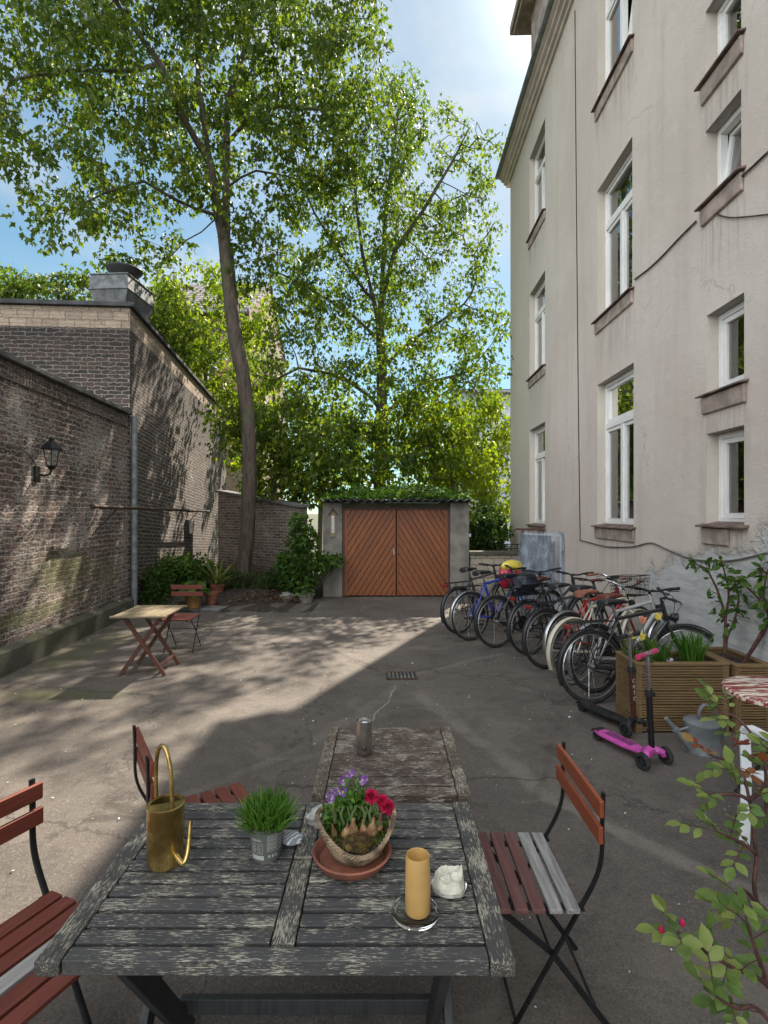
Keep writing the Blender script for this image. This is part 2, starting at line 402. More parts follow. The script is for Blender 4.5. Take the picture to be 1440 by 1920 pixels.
# ------------------------------------------------------------------ ground
def asphalt():
    m, nt, P, tc = newmat('courtyard_asphalt'); v = tc.outputs['Object']
    big = noi(nt, v, .55, 6, .6); mid = noi(nt, v, 4.5, 6, .65); fine = noi(nt, v, 110, 4, .7)
    c = mixc(nt, mr(nt, big, .35, .65), (.090, .077, .068), (.132, .113, .098))
    c = mixc(nt, mr(nt, mid, .45, .7, 0, .55), c, (.064, .055, .049))
    c = mixc(nt, mr(nt, fine, .56, .74, 0, .4), c, (.25, .215, .18))
    c = mixc(nt, mr(nt, fine, .48, .3, 0, .5), c, (.032, .027, .024))
    def seg(p0, p1, w, col, amt, wob=.12):
        nonlocal c
        p0, p1 = Vector(p0), Vector(p1); d = p1 - p0; L = d.length; ang = math.atan2(d.y, d.x)
        loc = vm(nt, 'SUBTRACT', v, (p0.x, p0.y, 0))
        q = nd(nt, 'ShaderNodeSeparateXYZ', {0: mapv(nt, loc, rot=(0, 0, -ang))})
        off = ma(nt, 'MULTIPLY', ma(nt, 'SUBTRACT', noi(nt, v, 1.6, 4), .5), wob * 2)
        dd = ma(nt, 'ABSOLUTE', ma(nt, 'ADD', q.outputs[1], off))
        inl = ma(nt, 'MULTIPLY', mr(nt, q.outputs[0], -.15, .15), mr(nt, q.outputs[0], L + .15, L - .15))
        f = ma(nt, 'MULTIPLY', ma(nt, 'MULTIPLY', mr(nt, dd, w, w * .25), inl), ma(nt, 'MULTIPLY', mr(nt, mid, .25, .6), amt))
        c = mixc(nt, f, c, col)
    pale = (.18, .158, .138)
    seg((.35, 5.4), (1.02, 3.45), .10, pale, .7); seg((1.0, 3.5), (1.9, 2.35), .09, pale, .85)
    seg((.16, 5.7), (-.55, 4.2), .10, pale, .45); seg((-.5, 4.3), (-1.5, 3.2), .07, pale, .4)
    seg((.25, 6.0), (1.5, 6.9), .07, pale, .5); seg((-.1, 6.3), (-.9, 7.4), .05, (.05, .042, .036), .6)
    seg((.12, 5.6), (-.14, 4.5), .012, (.30, .27, .24), .9, .10); seg((.3, 6.1), (.75, 6.4), .03, (.04, .035, .03), .9, .05)
    seg((-.05, 6.15), (-.35, 6.5), .03, (.04, .035, .03), .9, .05)
    seg((1.6, 4.9), (.9, 3.3), .05, (.06, .05, .045), .5)
    agg = nd(nt, 'ShaderNodeTexVoronoi', {'Vector': v, 'Scale': 150.0}); ac = nd(nt, 'ShaderNodeSeparateColor', {0: agg.outputs['Color']}).outputs[0]
    c = mixc(nt, ma(nt, 'MULTIPLY', mr(nt, ac, .72, .95), .32), c, (.215, .185, .155)); c = mixc(nt, ma(nt, 'MULTIPLY', mr(nt, ac, .28, .05), .32), c, (.028, .024, .021))
    patch = noi(nt, v, 1.7, 8, .72, .6); c = mixc(nt, mr(nt, patch, .52, .60, 0, .42), c, mixc(nt, 1.0, c, (.58, .56, .55), 'MULTIPLY')); c = mixc(nt, mr(nt, patch, .44, .38, 0, .35), c, (.175, .148, .122))
    vo = nd(nt, 'ShaderNodeTexVoronoi', {'Vector': vm(nt, 'ADD', v, nd(nt, 'ShaderNodeCombineXYZ', {0: mid, 1: big}).outputs[0]), 'Scale': .42}, feature='DISTANCE_TO_EDGE')
    c = mixc(nt, ma(nt, 'MULTIPLY', mr(nt, vo.outputs[0], .008, .002), .7), c, (.04, .034, .03))
    c = mixc(nt, ma(nt, 'MULTIPLY', stain(nt, v, (-3.2, 5.35, 0), (1.0, .32), mid, .9), .5), c, (.085, .09, .028))
    c = mixc(nt, ma(nt, 'MULTIPLY', stain(nt, v, (-3.9, 7.2, 0), (.5, 1.6), mid, .9), .4), c, (.09, .10, .03))
    lk(nt, c, P.inputs['Base Color']); lk(nt, mr(nt, mid, .3, .7, .95, .78), P.inputs['Roughness'])
    P.inputs['Specular IOR Level'].default_value = .3
    b1 = bump(nt, P, fine, .5, .006); bump(nt, P, ma(nt, 'ADD', mid, ma(nt, 'MULTIPLY', big, 2)), .5, .03, b1)
    return m
m, nt, P, tc = newmat('garden_earth'); v = tc.outputs['Object']
g = noi(nt, v, 1.2, 6, .65)
lk(nt, mixc(nt, mr(nt, g, .35, .65), (.055, .042, .028), (.05, .07, .022)), P.inputs['Base Color']); P.inputs['Roughness'].default_value = .95
bump(nt, P, noi(nt, v, 25, 5), .8, .04)
mb = MB()
for i in range(1): mb.quad((-300, -200, -.02), (300, -200, -.02), (300, 500, -.02), (-300, 500, -.02))
tag(mb.build('ground', m), kind='structure')
mb = MB(); N = 60
xs = [-6.5 + 11.5 * i / N for i in range(N + 1)]; ys = [-6 + 17.9 * j / N for j in range(N + 1)]
mb.add([(x, y, 0) for y in ys for x in xs], [(j * (N + 1) + i, j * (N + 1) + i + 1, (j + 1) * (N + 1) + i + 1, (j + 1) * (N + 1) + i) for j in range(N) for i in range(N)])
tag(mb.build('courtyard_pavement', asphalt()), kind='structure')
# soil bed along the annex and the garden wall
bed = [(-5.2, 9.9), (-3.75, 9.75), (-3.1, 10.6), (-2.35, 11.25), (-1.35, 11.35), (-1.35, 12.6), (-2.0, 12.9), (-5.6, 15.5)]
mb = MB(); vs = []
for j in range(13):
    for i in range(25):
        x = -5.6 + 4.3 * i / 24; y = 9.75 + 5.2 * j / 12
        d = min((y - 9.7), (x + 6.2 + 0), max(0, (y - 9.75) - (x + 3.75) * .75) * .8)
        z = max(-.02, min(.16, d * .22)) + .03 * mnoise.noise(Vector((x * 4, y * 4, 0)))
        vs.append((x, y, z))
fs = [(j * 25 + i, j * 25 + i + 1, (j + 1) * 25 + i + 1, (j + 1) * 25 + i) for j in range(12) for i in range(24)]
tag(mb.add(vs, fs).build('soil_bed', M['soil'], smooth=True), kind='structure')

# ------------------------------------------------------------------ left brick boundary wall and annex
WA = Vector((-4.54, 9.66, 0)); wd = Vector((.075, -1, 0)).normalized(); wang = math.atan2(wd.y, wd.x)
# local frame: x runs along the wall towards the viewer, -y... y points to the courtyard (+X)
M['brick_a'] = brick('sooty_red_brick', (.060, .040, .034), (.130, .080, .063), (.175, .08, .06), (.38, .34, .295), 1.0, (.46, .42, .38),
    moss=[((2.2, 1.0), (1.2, .42), (.12, .12, .025), .75), ((3.2, .55), (2.2, .16), (.13, .14, .03), .6), ((.9, .8), (.7, .4), (.11, .11, .03), .5), ((5.5, 1.4), (1.5, .3), (.10, .09, .03), .4)], soot=[(2.75, 3.7, .75), (.75, .1, .5)])
M['brick_b'] = brick('dark_annex_brick', (.038, .029, .026), (.085, .058, .048), (.105, .06, .045), (.30, .265, .23), .62, (.50, .46, .41),
    moss=[((3.0, .9), (4.0, .4), (.07, .075, .02), .6)], soot=[(3.3, 5.4, .85), (1.2, .1, .6)], pale=(5.06, (.37, .285, .215)), bw=.235)
M['brick_c'] = brick('limewashed_garden_brick', (.10, .075, .06), (.20, .16, .13), (.22, .14, .1), (.36, .33, .28), .75, (.52, .48, .41),
    moss=[((1.3, .2), (2, .4), (.07, .08, .02), .7)], soot=[(.9, .1, .6)])
wallA = empty('brick_boundary_wall', WA, wang, 'long dark red brick wall with worn limewash, concrete plinth and slab coping', 'wall')
mb = MB(); L = 13.0
mb.box((L / 2, -.16, 1.76), (L, .32, 3.50)); uvbox(mb.build('brickwork', M['brick_a'], wallA))
mb = MB()
rw = random.Random(3); x = .06
while x < L:                                         # soldier course under the coping
    w = .062 + rw.random() * .01; mb.box((x + w / 2, .004 + rw.random() * .006, 3.40 + rw.random() * .006), (w - .014, .03, .20)); x += w
uvbox(mb.build('soldier_course', M['brick_a'], wallA, bevel=.004))
mb = MB(); x = 0
while x < L:
    mb.box((x + .49, -.13, 3.545 + rw.random() * .006), (.974, .42, .062)); x += .98
mb.build('coping', M['coping'], wallA, bevel=.008)
mb = MB(); mb.add(*(lambda n: ([(L * i / n, y, z + (.02 * mnoise.noise(Vector((i * .9, 5, 0))) if k == 1 else 0)) for i in range(n + 1) for k, (y, z) in enumerate(((.11, 0.001), (.10, .25), (.001, .30)))],
      [(i * 3 + k, i * 3 + k + 1, i * 3 + k + 4, i * 3 + k + 3) for i in range(n) for k in range(2)] + [(0, 1, 2)]))(60))
mb.build('plinth', M['plinth'], wallA)

annex = empty('brick_annex', WA, wang, 'tall dark brick outbuilding with a pale limewashed band under its roof edge', 'building')
zt = lambda u: 5.43 + .066 * u                     # u negative = away from viewer
mb = MB(); Ln = 8.0; Wd = 7.0
P8 = [(-Ln, .02), (-.02, .02), (-.02, -Wd), (-Ln, -Wd)]
mb.add([(x, y, 0) for x, y in P8] + [(x, y, zt(x)) for x, y in P8], [(0, 1, 5, 4), (1, 2, 6, 5), (2, 3, 7, 6), (3, 0, 4, 7)])
o = mb.build('brickwork', M['brick_b'], annex); uvbox(o)
for p in o.data.polygons:                          # bricks follow the sloping eave on the long face
    for li in p.loop_indices:
        vx = o.data.vertices[o.data.loops[li].vertex_index].co
        if abs(p.normal.y) > .7: o.data.uv_layers[0].data[li].uv = (vx.x, vx.z - .066 * vx.x)
mb = MB(); e = .07
T = [(-Ln - .1, e + .02), (e - .02, e + .02), (e - .02, -Wd), (-Ln - .1, -Wd)]
mb.add([(x, y, zt(x) + .004) for x, y in T] + [(x, y, zt(x) + .085) for x, y in T], [(3, 2, 1, 0), (4, 5, 6, 7), (0, 1, 5, 4), (1, 2, 6, 5), (2, 3, 7, 6), (3, 0, 4, 7)])
mb.build('roof_edge', M['dark_edge'], annex, bevel=.01)
mb = MB(); mb.box((-3.6, .055, 1.42), (.36, .07, .40)); mb.box((-3.6, .098, 1.42), (.30, .016, .34)); mb.build('iron_hatch', M['dark_edge'], annex, bevel=.008)
mb = MB(); mb.tube([(-.04, .085, .06), (-.04, .085, 3.5)], .055, 12)
for z in (.9, 2.4): mb.tube(arc((-.04, .085, z), .062, 0, 6.283, 16), .008, 6)
mb.build('downpipe', M['zinc'], annex, smooth=True)

# ventilation hood on the annex roof
vent = empty('ventilation_hood', (-5.16, 10.75, 5.62), R(-4), 'grey sheet metal ventilation hood with a round flared cap on the annex roof', 'roof vent')
def frus(mb, a, b, z0, z1, dy=1.0):
    vs = [(sx * s[0] / 2, sy * s[1] / 2, z) for s, z in ((a, z0), (b, z1)) for sx, sy in ((-1, -1), (1, -1), (1, 1), (-1, 1))]
    mb.add(vs, [(3, 2, 1, 0), (4, 5, 6, 7), (0, 1, 5, 4), (1, 2, 6, 5), (2, 3, 7, 6), (3, 0, 4, 7)])
vent.scale = (.90, .90, .92)
mb = MB(); frus(mb, (.42, .8), (.82, 1.1), -.3, .42); mb.build('funnel', M['vent_metal'], vent, bevel=.006)
mb = MB(); frus(mb, (.86, 1.14), (.80, 1.08), .42, .72); frus(mb, (.84, 1.12), (.84, 1.12), .722, .75); mb.build('collar', M['vent_metal'], vent, bevel=.006)
mb = MB(); mb.lathe([(.22, .75), (.21, .86), (.24, .9), (.36, 1.0), (.375, 1.03), (.36, 1.06), (.22, .98), (0, .97)], 28, (.04, 0, 0)); mb.build('flared_cap', M['dark_edge'], vent, smooth=True)

# wall lamp, its cable, the carpet pole
def lantern():
    p = A(92, 893, 6.75); t = empty('wall_lantern', (-4.315, 6.75, 2.22), 0, 'black coach lantern with glass panes mounted on the brick wall', 'lamp')
    mb = MB(); mb.box((.012, 0, .05), (.024, .10, .20)); mb.tube([(.02, 0, .05), (.10, 0, .03), (.17, 0, .05), (.19, 0, .10)], .014, 8); mb.build('bracket', M['black_metal'], t, bevel=.004)
    c = (.19, 0, .10); n = 6
    mb = MB(); mb.lathe([(.0, 0), (.035, .005), (.05, .03), (.062, .045), (.062, .055), (0, .055)], n, c)
    for j in range(n):
        a = 2 * math.pi * j / n
        mb.tube([Vector(c) + Vector((.058 * math.cos(a), .058 * math.sin(a), .05)), Vector(c) + Vector((.098 * math.cos(a), .098 * math.sin(a), .25))], .006, 6)
    mb.build('cage', M['black_metal'], t)
    mb = MB(); mb.lathe([(.125, .25), (.13, .262), (.085, .32), (.04, .355), (.03, .375), (.038, .385), (.018, .41), (0, .42)], n, c); mb.build('cap', M['black_metal'], t)
    mb = MB()
    for j in range(n):
        a0, a1 = 2 * math.pi * j / n, 2 * math.pi * (j + 1) / n
        mb.quad(*[Vector(c) + Vector((r * math.cos(a), r * math.sin(a), z)) for r, a, z in ((.056, a0, .056), (.056, a1, .056), (.094, a1, .248), (.094, a0, .248))])
    mb.build('pane', M['pane'], t)
    mb = MB(); mb.lathe([(0, .056), (.02, .06), (.02, .1), (.034, .14), (.03, .18), (0, .195)], 12, c); mb.build('bulb', M['wax_white'], t, smooth=True)
lantern()
def wl(px, py, off=.02):                            # point on the left wall seen at a pixel
    k = (px - CX) / F; y = (-4.54 + .0725 + off + .075 * 9.66 - .0725) / (k + .075)
    return Vector((k * y, y, CH - (py - CY) * y / F))
mb = MB(); mb.tube(spline([wl(2, 831), wl(20, 836), wl(40, 842), wl(58, 858), wl(74, 886), (-4.29, 6.72, 2.25)], 6), .008, 6)
tag(mb.build('lamp_cable', M['coping'], smooth=True), 'thin pale cable running along the brick wall to the lantern', 'cable')
t = empty('carpet_pole', (-4.39 + .30, 7.67, 1.88), 0, 'rusty iron carpet beating pole on struts along the brick walls', 'pole')
e = Vector((-.37, 6.25, -.065)); mb = MB(); mb.tube([(0, 0, 0), e], .028, 12); mb.build('pole', M['twig'], t, smooth=True)
mb = MB(); mb.lathe([(.0, 0), (.042, 0), (.042, .04), (.034, .05), (0, .05)], 14, (0, 0, 0), mat=Matrix.Rotation(R(90), 3, 'X')); mb.build('end_cap', M['twig'], t)
for f in (.13, .84):
    q = e * f; mb = MB(); mb.bar(q, q + Vector((-.30, -.10, -.36)), .02, .02); mb.bar(q + Vector((0, 0, -.02)), q + Vector((-.30, 0, -.02)), .02, .02); mb.build('strut', M['black_metal'], t)

# garden wall behind the tree
g0, g1 = Vector((-4.45, 14.6, 0)), Vector((-1.98, 12.55, 0)); d = g1 - g0; gl = d.length
gw = empty('garden_wall', g0, math.atan2(d.y, d.x), 'low limewashed brick garden wall behind the leaning tree trunk', 'wall')
mb = MB(); mb.prism([(0, 0), (gl, 0), (gl, 1.90), (0, 2.32)], 'y', 0, .28); uvbox(mb.build('brickwork', M['brick_c'], gw))
mb = MB(); s = -.42 / gl
mb.prism([(-.05, 2.324), (gl + .05, 1.90), (gl + .05, 1.97), (-.05, 2.395)], 'y', -.06, .34); mb.build('coping', M['coping'], gw, bevel=.01)

# low sand-lime wall between garage and house
M['limebrick'] = brick('sand_lime_brick', (.34, .29, .22), (.42, .36, .275), (.36, .31, .24), (.18, .155, .125), .0, bw=.25, bh=.135, rust=.2, bumps=.5, soot=[(.3, 0, .4)])
lw = empty('low_block_wall', (1.83, 11.55, 0), 0, 'low beige sand lime block wall between the garage and the house', 'wall')
mb = MB(); mb.box((.77, .12, .44), (1.54, .24, .88)); uvbox(mb.build('blockwork', M['limebrick'], lw))
mb = MB(); mb.box((.77, .12, .925), (1.58, .32, .075)); mb.build('coping', M['plinth'], lw, bevel=.008)
t = empty('iron_railing', (2.55, 11.67, .9625), 0, 'short dark iron railing on top of the low block wall', 'railing')
mb = MB()
for z in (.05, .145): mb.bar((0, 0, z), (.75, 0, z), .025, .02)
for i in range(6): mb.bar((.03 + .14 * i, 0, 0), (.03 + .14 * i, 0, .145), .016, .016, (1, 0, 0))
mb.build('bars', M['black_metal'], t)

# ------------------------------------------------------------------ garage
gz = 11.48
gar = empty('garage', (0, gz, 0), 0, 'low concrete garage with brown double door of diagonal boards and mossy corrugated roof', 'garage')
mb = MB()
mb.box((-1.085, 2.0, 1.0), (.41, 4.0, 2.0)); mb.box((1.60, 2.0, 1.0), (.40, 4.0, 2.0)); mb.box((.26, 3.9, 1.0), (2.28, .2, 2.0))
mb.build('concrete_wall', M['concrete'], gar, bevel=.015)
mb = MB(); mb.box((.26, .16, 1.945), (2.28, .22, .10)); mb.build('lintel', M['plinth'], gar)
mb = MB(); mb.box((.26, .10, 2.025), (3.08, .06, .056)); mb.build('wall_plate', M['wood_black'], gar)
def corr(mb, x0, x1, y0, y1, z, dz, n):
    k = n * 6; vs = []
    for j, (y, zz) in enumerate(((y0, z), (y1, z + dz))):
        for i in range(k + 1):
            x = x0 + (x1 - x0) * i / k; vs.append((x, y, zz + .022 * math.sin(2 * math.pi * i / 6)))
    for j in range(2): vs += [(x, y, zz - .012) for (x, y, zz) in vs[j * (k + 1):(j + 1) * (k + 1)]]
    n1 = k + 1; fs = []
    for i in range(k): fs += [(i, i + 1, n1 + i + 1, n1 + i), (2 * n1 + i, 2 * n1 + i + 1, 3 * n1 + i + 1, 3 * n1 + i), (i, i + 1, 2 * n1 + i + 1, 2 * n1 + i)]
    mb.add(vs, fs)
mb = MB(); corr(mb, -1.36, 1.86, -.30, 4.2, 2.045, .14, 19); mb.build('corrugated_roof', M['dark_edge'], gar, smooth=True)
mb = MB()
for x in (-.855, 1.375): mb.box((x, .10, .945), (.05, .09, 1.89))
mb.box((.26, .10, 1.868), (2.18, .088, .044)); mb.build('door_frame', M['leg_brown'], gar, bevel=.005)
for sgn, x0, x1 in ((1, -.825, .245), (-1, .275, 1.345)):
    f = MB(); zb, zt_ = .03, 1.84; w = .122; sl_ = 1.62     # boards run steeply, meeting in a V
    for k in range(-24, 26):
        if sgn > 0: f0 = lambda z, k=k: x0 + k * w * 1.0 + (z - zb) / sl_
        else: f0 = lambda z, k=k: x1 - k * w * 1.0 - (z - zb) / sl_
        g_ = .0075 * sgn; pl = []
        # parallelogram clipped to the leaf
        q = [(f0(zb) + g_, zb), (f0(zb) + sgn * w - g_, zb), (f0(zt_) + sgn * w - g_, zt_), (f0(zt_) + g_, zt_)]
        for lim, keep in ((x0, 1), (x1, -1)):
            out = []
            for i in range(len(q)):
                a_, b_ = q[i], q[(i + 1) % len(q)]; ia, ib = (a_[0] - lim) * keep >= 0, (b_[0] - lim) * keep >= 0
                if ia: out.append(a_)
                if ia != ib:
                    s_ = (lim - a_[0]) / (b_[0] - a_[0]); out.append((lim, a_[1] + (b_[1] - a_[1]) * s_))
            q = out
            if len(q) < 3: break
        if len(q) >= 3: f.prism(q, 'y', .066, .095)
    lf = f.build('door_leaf', M['door_wood'], gar)
    bb = MB(); bb.box(((x0 + x1) / 2, .108, (zb + zt_) / 2), (x1 - x0, .02, zt_ - zb)); bb.build('backing', M['dark_edge'], lf)
    fr = MB(); fr.box((x0 + .018 if sgn > 0 else x1 - .018, .062, .935), (.045, .02, 1.81)); fr.box((x1 - .012 if sgn > 0 else x0 + .012, .058, .935), (.028, .028, 1.81))
    fr.build('edge_batten', M['door_wood'], lf)
    if sgn > 0:
        h = MB(); h.tube([(.215, .06, .98), (.215, .02, .98), (.16, .015, .98)], .008, 8); h.box((.215, .055, .96), (.03, .01, .14)); h.build('handle', M['alloy'], lf)

# thermometer
t = empty('garden_thermometer', (-1.075, gz - .001, 1.27), 0, 'wooden house shaped thermometer with white scale on the left garage pillar', 'thermometer')
mb = MB(); mb.prism([(-.06, 0), (.06, 0), (.06, .50), (0, .57), (-.06, .50)], 'y', -.022, 0); mb.build('board', M['slat_tan'], t, bevel=.004)
mb = MB(); mb.bar((-.095, -.03, .475), (0, -.03, .59), .06, .014, (0, 0, 1)); mb.bar((.095, -.03, .475), (0, -.03, .59), .06, .014, (0, 0, 1)); mb.build('roof', M['leg_brown'], t)
mb = MB(); mb.box((0, -.026, .27), (.055, .006, .36)); mb.build('scale', M['white_plastic'], t)
mb = MB(); mb.tube([(0, -.032, .12), (0, -.032, .42)], .004, 6); mb.ball((0, -.032, .11), (.009, .006, .009), 8, 6)
for i in range(12): mb.box((.015, -.0305, .14 + .024 * i), (.014, .003, .004)); mb.box((-.015, -.0305, .14 + .024 * i), (.014, .003, .004))
mb.build('glass_tube', M['slat_red'], t)

# ------------------------------------------------------------------ the rendered apartment house
FA, FS = 3.085, .0196
def fz(px, off=0.0): return (FA - off) / ((px - CX) / F - FS)
def fac(px, py, off=0.0):
    y = fz(px, off); return Vector(((px - CX) * y / F, y, CH - (py - CY) * y / F))
corner = Vector((FA + FS * 14.5, 14.5, 0)); fd = Vector((-FS, -1, 0)).normalized()
house = empty('apartment_house', corner, math.atan2(fd.y, fd.x), 'large pale rendered apartment house with recessed white windows rising on the right', 'building')
def U(p): q = Vector(p) - corner; return Vector((q.dot(fd), q.dot(Vector((1, -FS, 0)).normalized()), p[2]))   # world -> facade frame (y into the house)
def render_mat():
    m, nt, P, tc = newmat('old_facade_render'); uv = tc.outputs['UV']
    s = nd(nt, 'ShaderNodeSeparateXYZ', {0: uv}); u, v = s.outputs[0], s.outputs[1]
    big = noi(nt, uv, .45, 5, .6); mid = noi(nt, uv, 3.5, 6, .65); fine = noi(nt, uv, 55, 4, .7)
    streak = noi(nt, mapv(nt, uv, (3.5, .35, 1)), 1, 5, .6)
    c = mixc(nt, mr(nt, big, .35, .65), (.55, .473, .41), (.61, .542, .478))
    c = mixc(nt, mr(nt, streak, .45, .75, 0, .36), c, (.40, .34, .29))
    c = mixc(nt, mr(nt, u, 4.2, 2.6, 0, .55), c, (.50, .46, .385))     # the far bay is a greener render
    c = mixc(nt, mr(nt, mid, .55, .75, 0, .25), c, (.69, .635, .575))
    grime = noi(nt, mapv(nt, uv, (16, 1.1, 1)), 1, 6, .65)
    for (ca, cb_, cz) in ((2.06, 3.34, 1.5), (2.06, 3.34, 4.8), (2.06, 3.34, 8.0), (6.22, 7.48, 1.6), (6.22, 7.44, 4.7), (6.22, 7.44, 7.95), (9.12, 9.7, 1.68), (9.12, 9.7, 2.96), (9.1, 9.66, 4.84), (9.1, 9.66, 6.05)):
        fu = ma(nt, 'MULTIPLY', mr(nt, u, ca - .12, ca - .03), mr(nt, u, cb_ + .12, cb_ + .03)); fv = ma(nt, 'MULTIPLY', mr(nt, v, cz - 1.05, cz - .25), mr(nt, v, cz, cz - .02))
        c = mixc(nt, ma(nt, 'MULTIPLY', ma(nt, 'MULTIPLY', fu, fv), mr(nt, grime, .42, .68, 0, .55)), c, (.27, .225, .19))
    # bare patch where the paint has come off, low on the right
    e = ma(nt, 'ADD', ma(nt, 'MULTIPLY', ma(nt, 'SUBTRACT', noi(nt, uv, 1.4, 6, .65), .5), 1.5), ma(nt, 'SUBTRACT', 1.38, v))
    e = ma(nt, 'ADD', e, ma(nt, 'MULTIPLY', ma(nt, 'SUBTRACT', u, 9.0), .28))
    pm = ma(nt, 'MULTIPLY', mr(nt, e, .0, .10), mr(nt, u, 7.4, 8.0))
    bare = mixc(nt, mr(nt, noi(nt, mapv(nt, uv, (2, 9, 1)), 1.2, 6, .7), .35, .65), (.38, .385, .38), (.55, .545, .53))
    c = mixc(nt, pm, c, bare)
    rim = ma(nt, 'MULTIPLY', mr(nt, e, -.10, .02), mr(nt, e, .10, .02))
    c = mixc(nt, ma(nt, 'MULTIPLY', ma(nt, 'MULTIPLY', rim, mr(nt, u, 7.4, 8.0)), .45), c, (.30, .27, .24))
    vo = nd(nt, 'ShaderNodeTexVoronoi', {'Vector': vm(nt, 'ADD', uv, nd(nt, 'ShaderNodeCombineXYZ', {0: mid, 1: big}).outputs[0]), 'Scale': .5}, feature='DISTANCE_TO_EDGE')
    c = mixc(nt, ma(nt, 'MULTIPLY', ma(nt, 'MULTIPLY', mr(nt, vo.outputs[0], .006, .001), mr(nt, big, .5, .6)), .5), c, (.27, .23, .2))
    c = mixc(nt, ma(nt, 'MULTIPLY', mr(nt, ma(nt, 'ADD', v, ma(nt, 'MULTIPLY', mid, .7)), .95, .3), .5), c, (.26, .245, .215))
    lk(nt, c, P.inputs['Base Color']); P.inputs['Roughness'].default_value = .92
    c = mixc(nt, mr(nt, fine, .5, .75, 0, .2), c, (.34, .29, .25)); lk(nt, c, P.inputs['Base Color'])
    h = ma(nt, 'ADD', ma(nt, 'MULTIPLY', fine, .35), ma(nt, 'ADD', ma(nt, 'MULTIPLY', mid, .9), ma(nt, 'MULTIPLY', pm, -.6)))
    bump(nt, P, h, .75, .025)
    return m
M['render'] = render_mat()
cols = {'c1': (2.06, 3.34), 'c2': (6.22, 7.48), 'c3': (9.12, 9.70)}
wins = []                                            # (u0,u1,z0,z1, kind, options)
wins += [(2.06, 3.34, 1.52, 3.66, 'tall', dict(tilt='R')), (2.06, 3.34, 4.82, 6.76, 'tall', {}), (2.06, 3.34, 8.0, 9.88, 'tall', dict(tilt='R'))]
wins += [(6.22, 7.48, 1.60, 3.73, 'tall', dict(red=1)), (6.22, 7.44, 4.70, 6.68, 'tall', {}), (6.22, 7.44, 7.95, 9.85, 'tall', dict(tilt='R'))]
wins += [(9.12, 9.70, 1.68, 2.57, 'small', dict(cup=1)), (9.12, 9.70, 2.96, 3.74, 'small', {}), (9.10, 9.66, 4.84, 5.57, 'small', dict(tilt='S')), (9.10, 9.66, 6.05, 6.76, 'small', {})]
HZ = 10.62; HL = 21.0; DEP = .19
us = sorted({0, HL} | {w[0] for w in wins} | {w[1] for w in wins}); zs = sorted({0, HZ} | {w[2] for w in wins} | {w[3] for w in wins})
mb = MB()
inside = lambda u, z: any(w[0] < u < w[1] and w[2] < z < w[3] for w in wins)
for i in range(len(us) - 1):
    for j in range(len(zs) - 1):
        a, b, c_, d_ = us[i], us[i + 1], zs[j], zs[j + 1]
        if not inside((a + b) / 2, (c_ + d_) / 2): mb.quad((a, 0, c_), (b, 0, c_), (b, 0, d_), (a, 0, d_))
for (a, b, c_, d_, k, o_) in wins:
    mb.quad((a, 0, c_), (a, DEP, c_), (a, DEP, d_), (a, 0, d_)); mb.quad((b, 0, c_), (b, DEP, c_), (b, DEP, d_), (b, 0, d_))
    mb.quad((a, 0, d_), (b, 0, d_), (b, DEP, d_), (a, DEP, d_)); mb.quad((a, 0, c_), (b, 0, c_), (b, DEP, c_), (a, DEP, c_))
mb.quad((0, 0, 0), (0, 10, 0), (0, 10, HZ), (0, 0, HZ)); mb.quad((HL, 0, 0), (HL, 10, 0), (HL, 10, HZ), (HL, 0, HZ)); mb.quad((0, 10, 0), (HL, 10, 0), (HL, 10, HZ), (0, 10, HZ))
uvbox(mb.build('wall', M['render'], house))

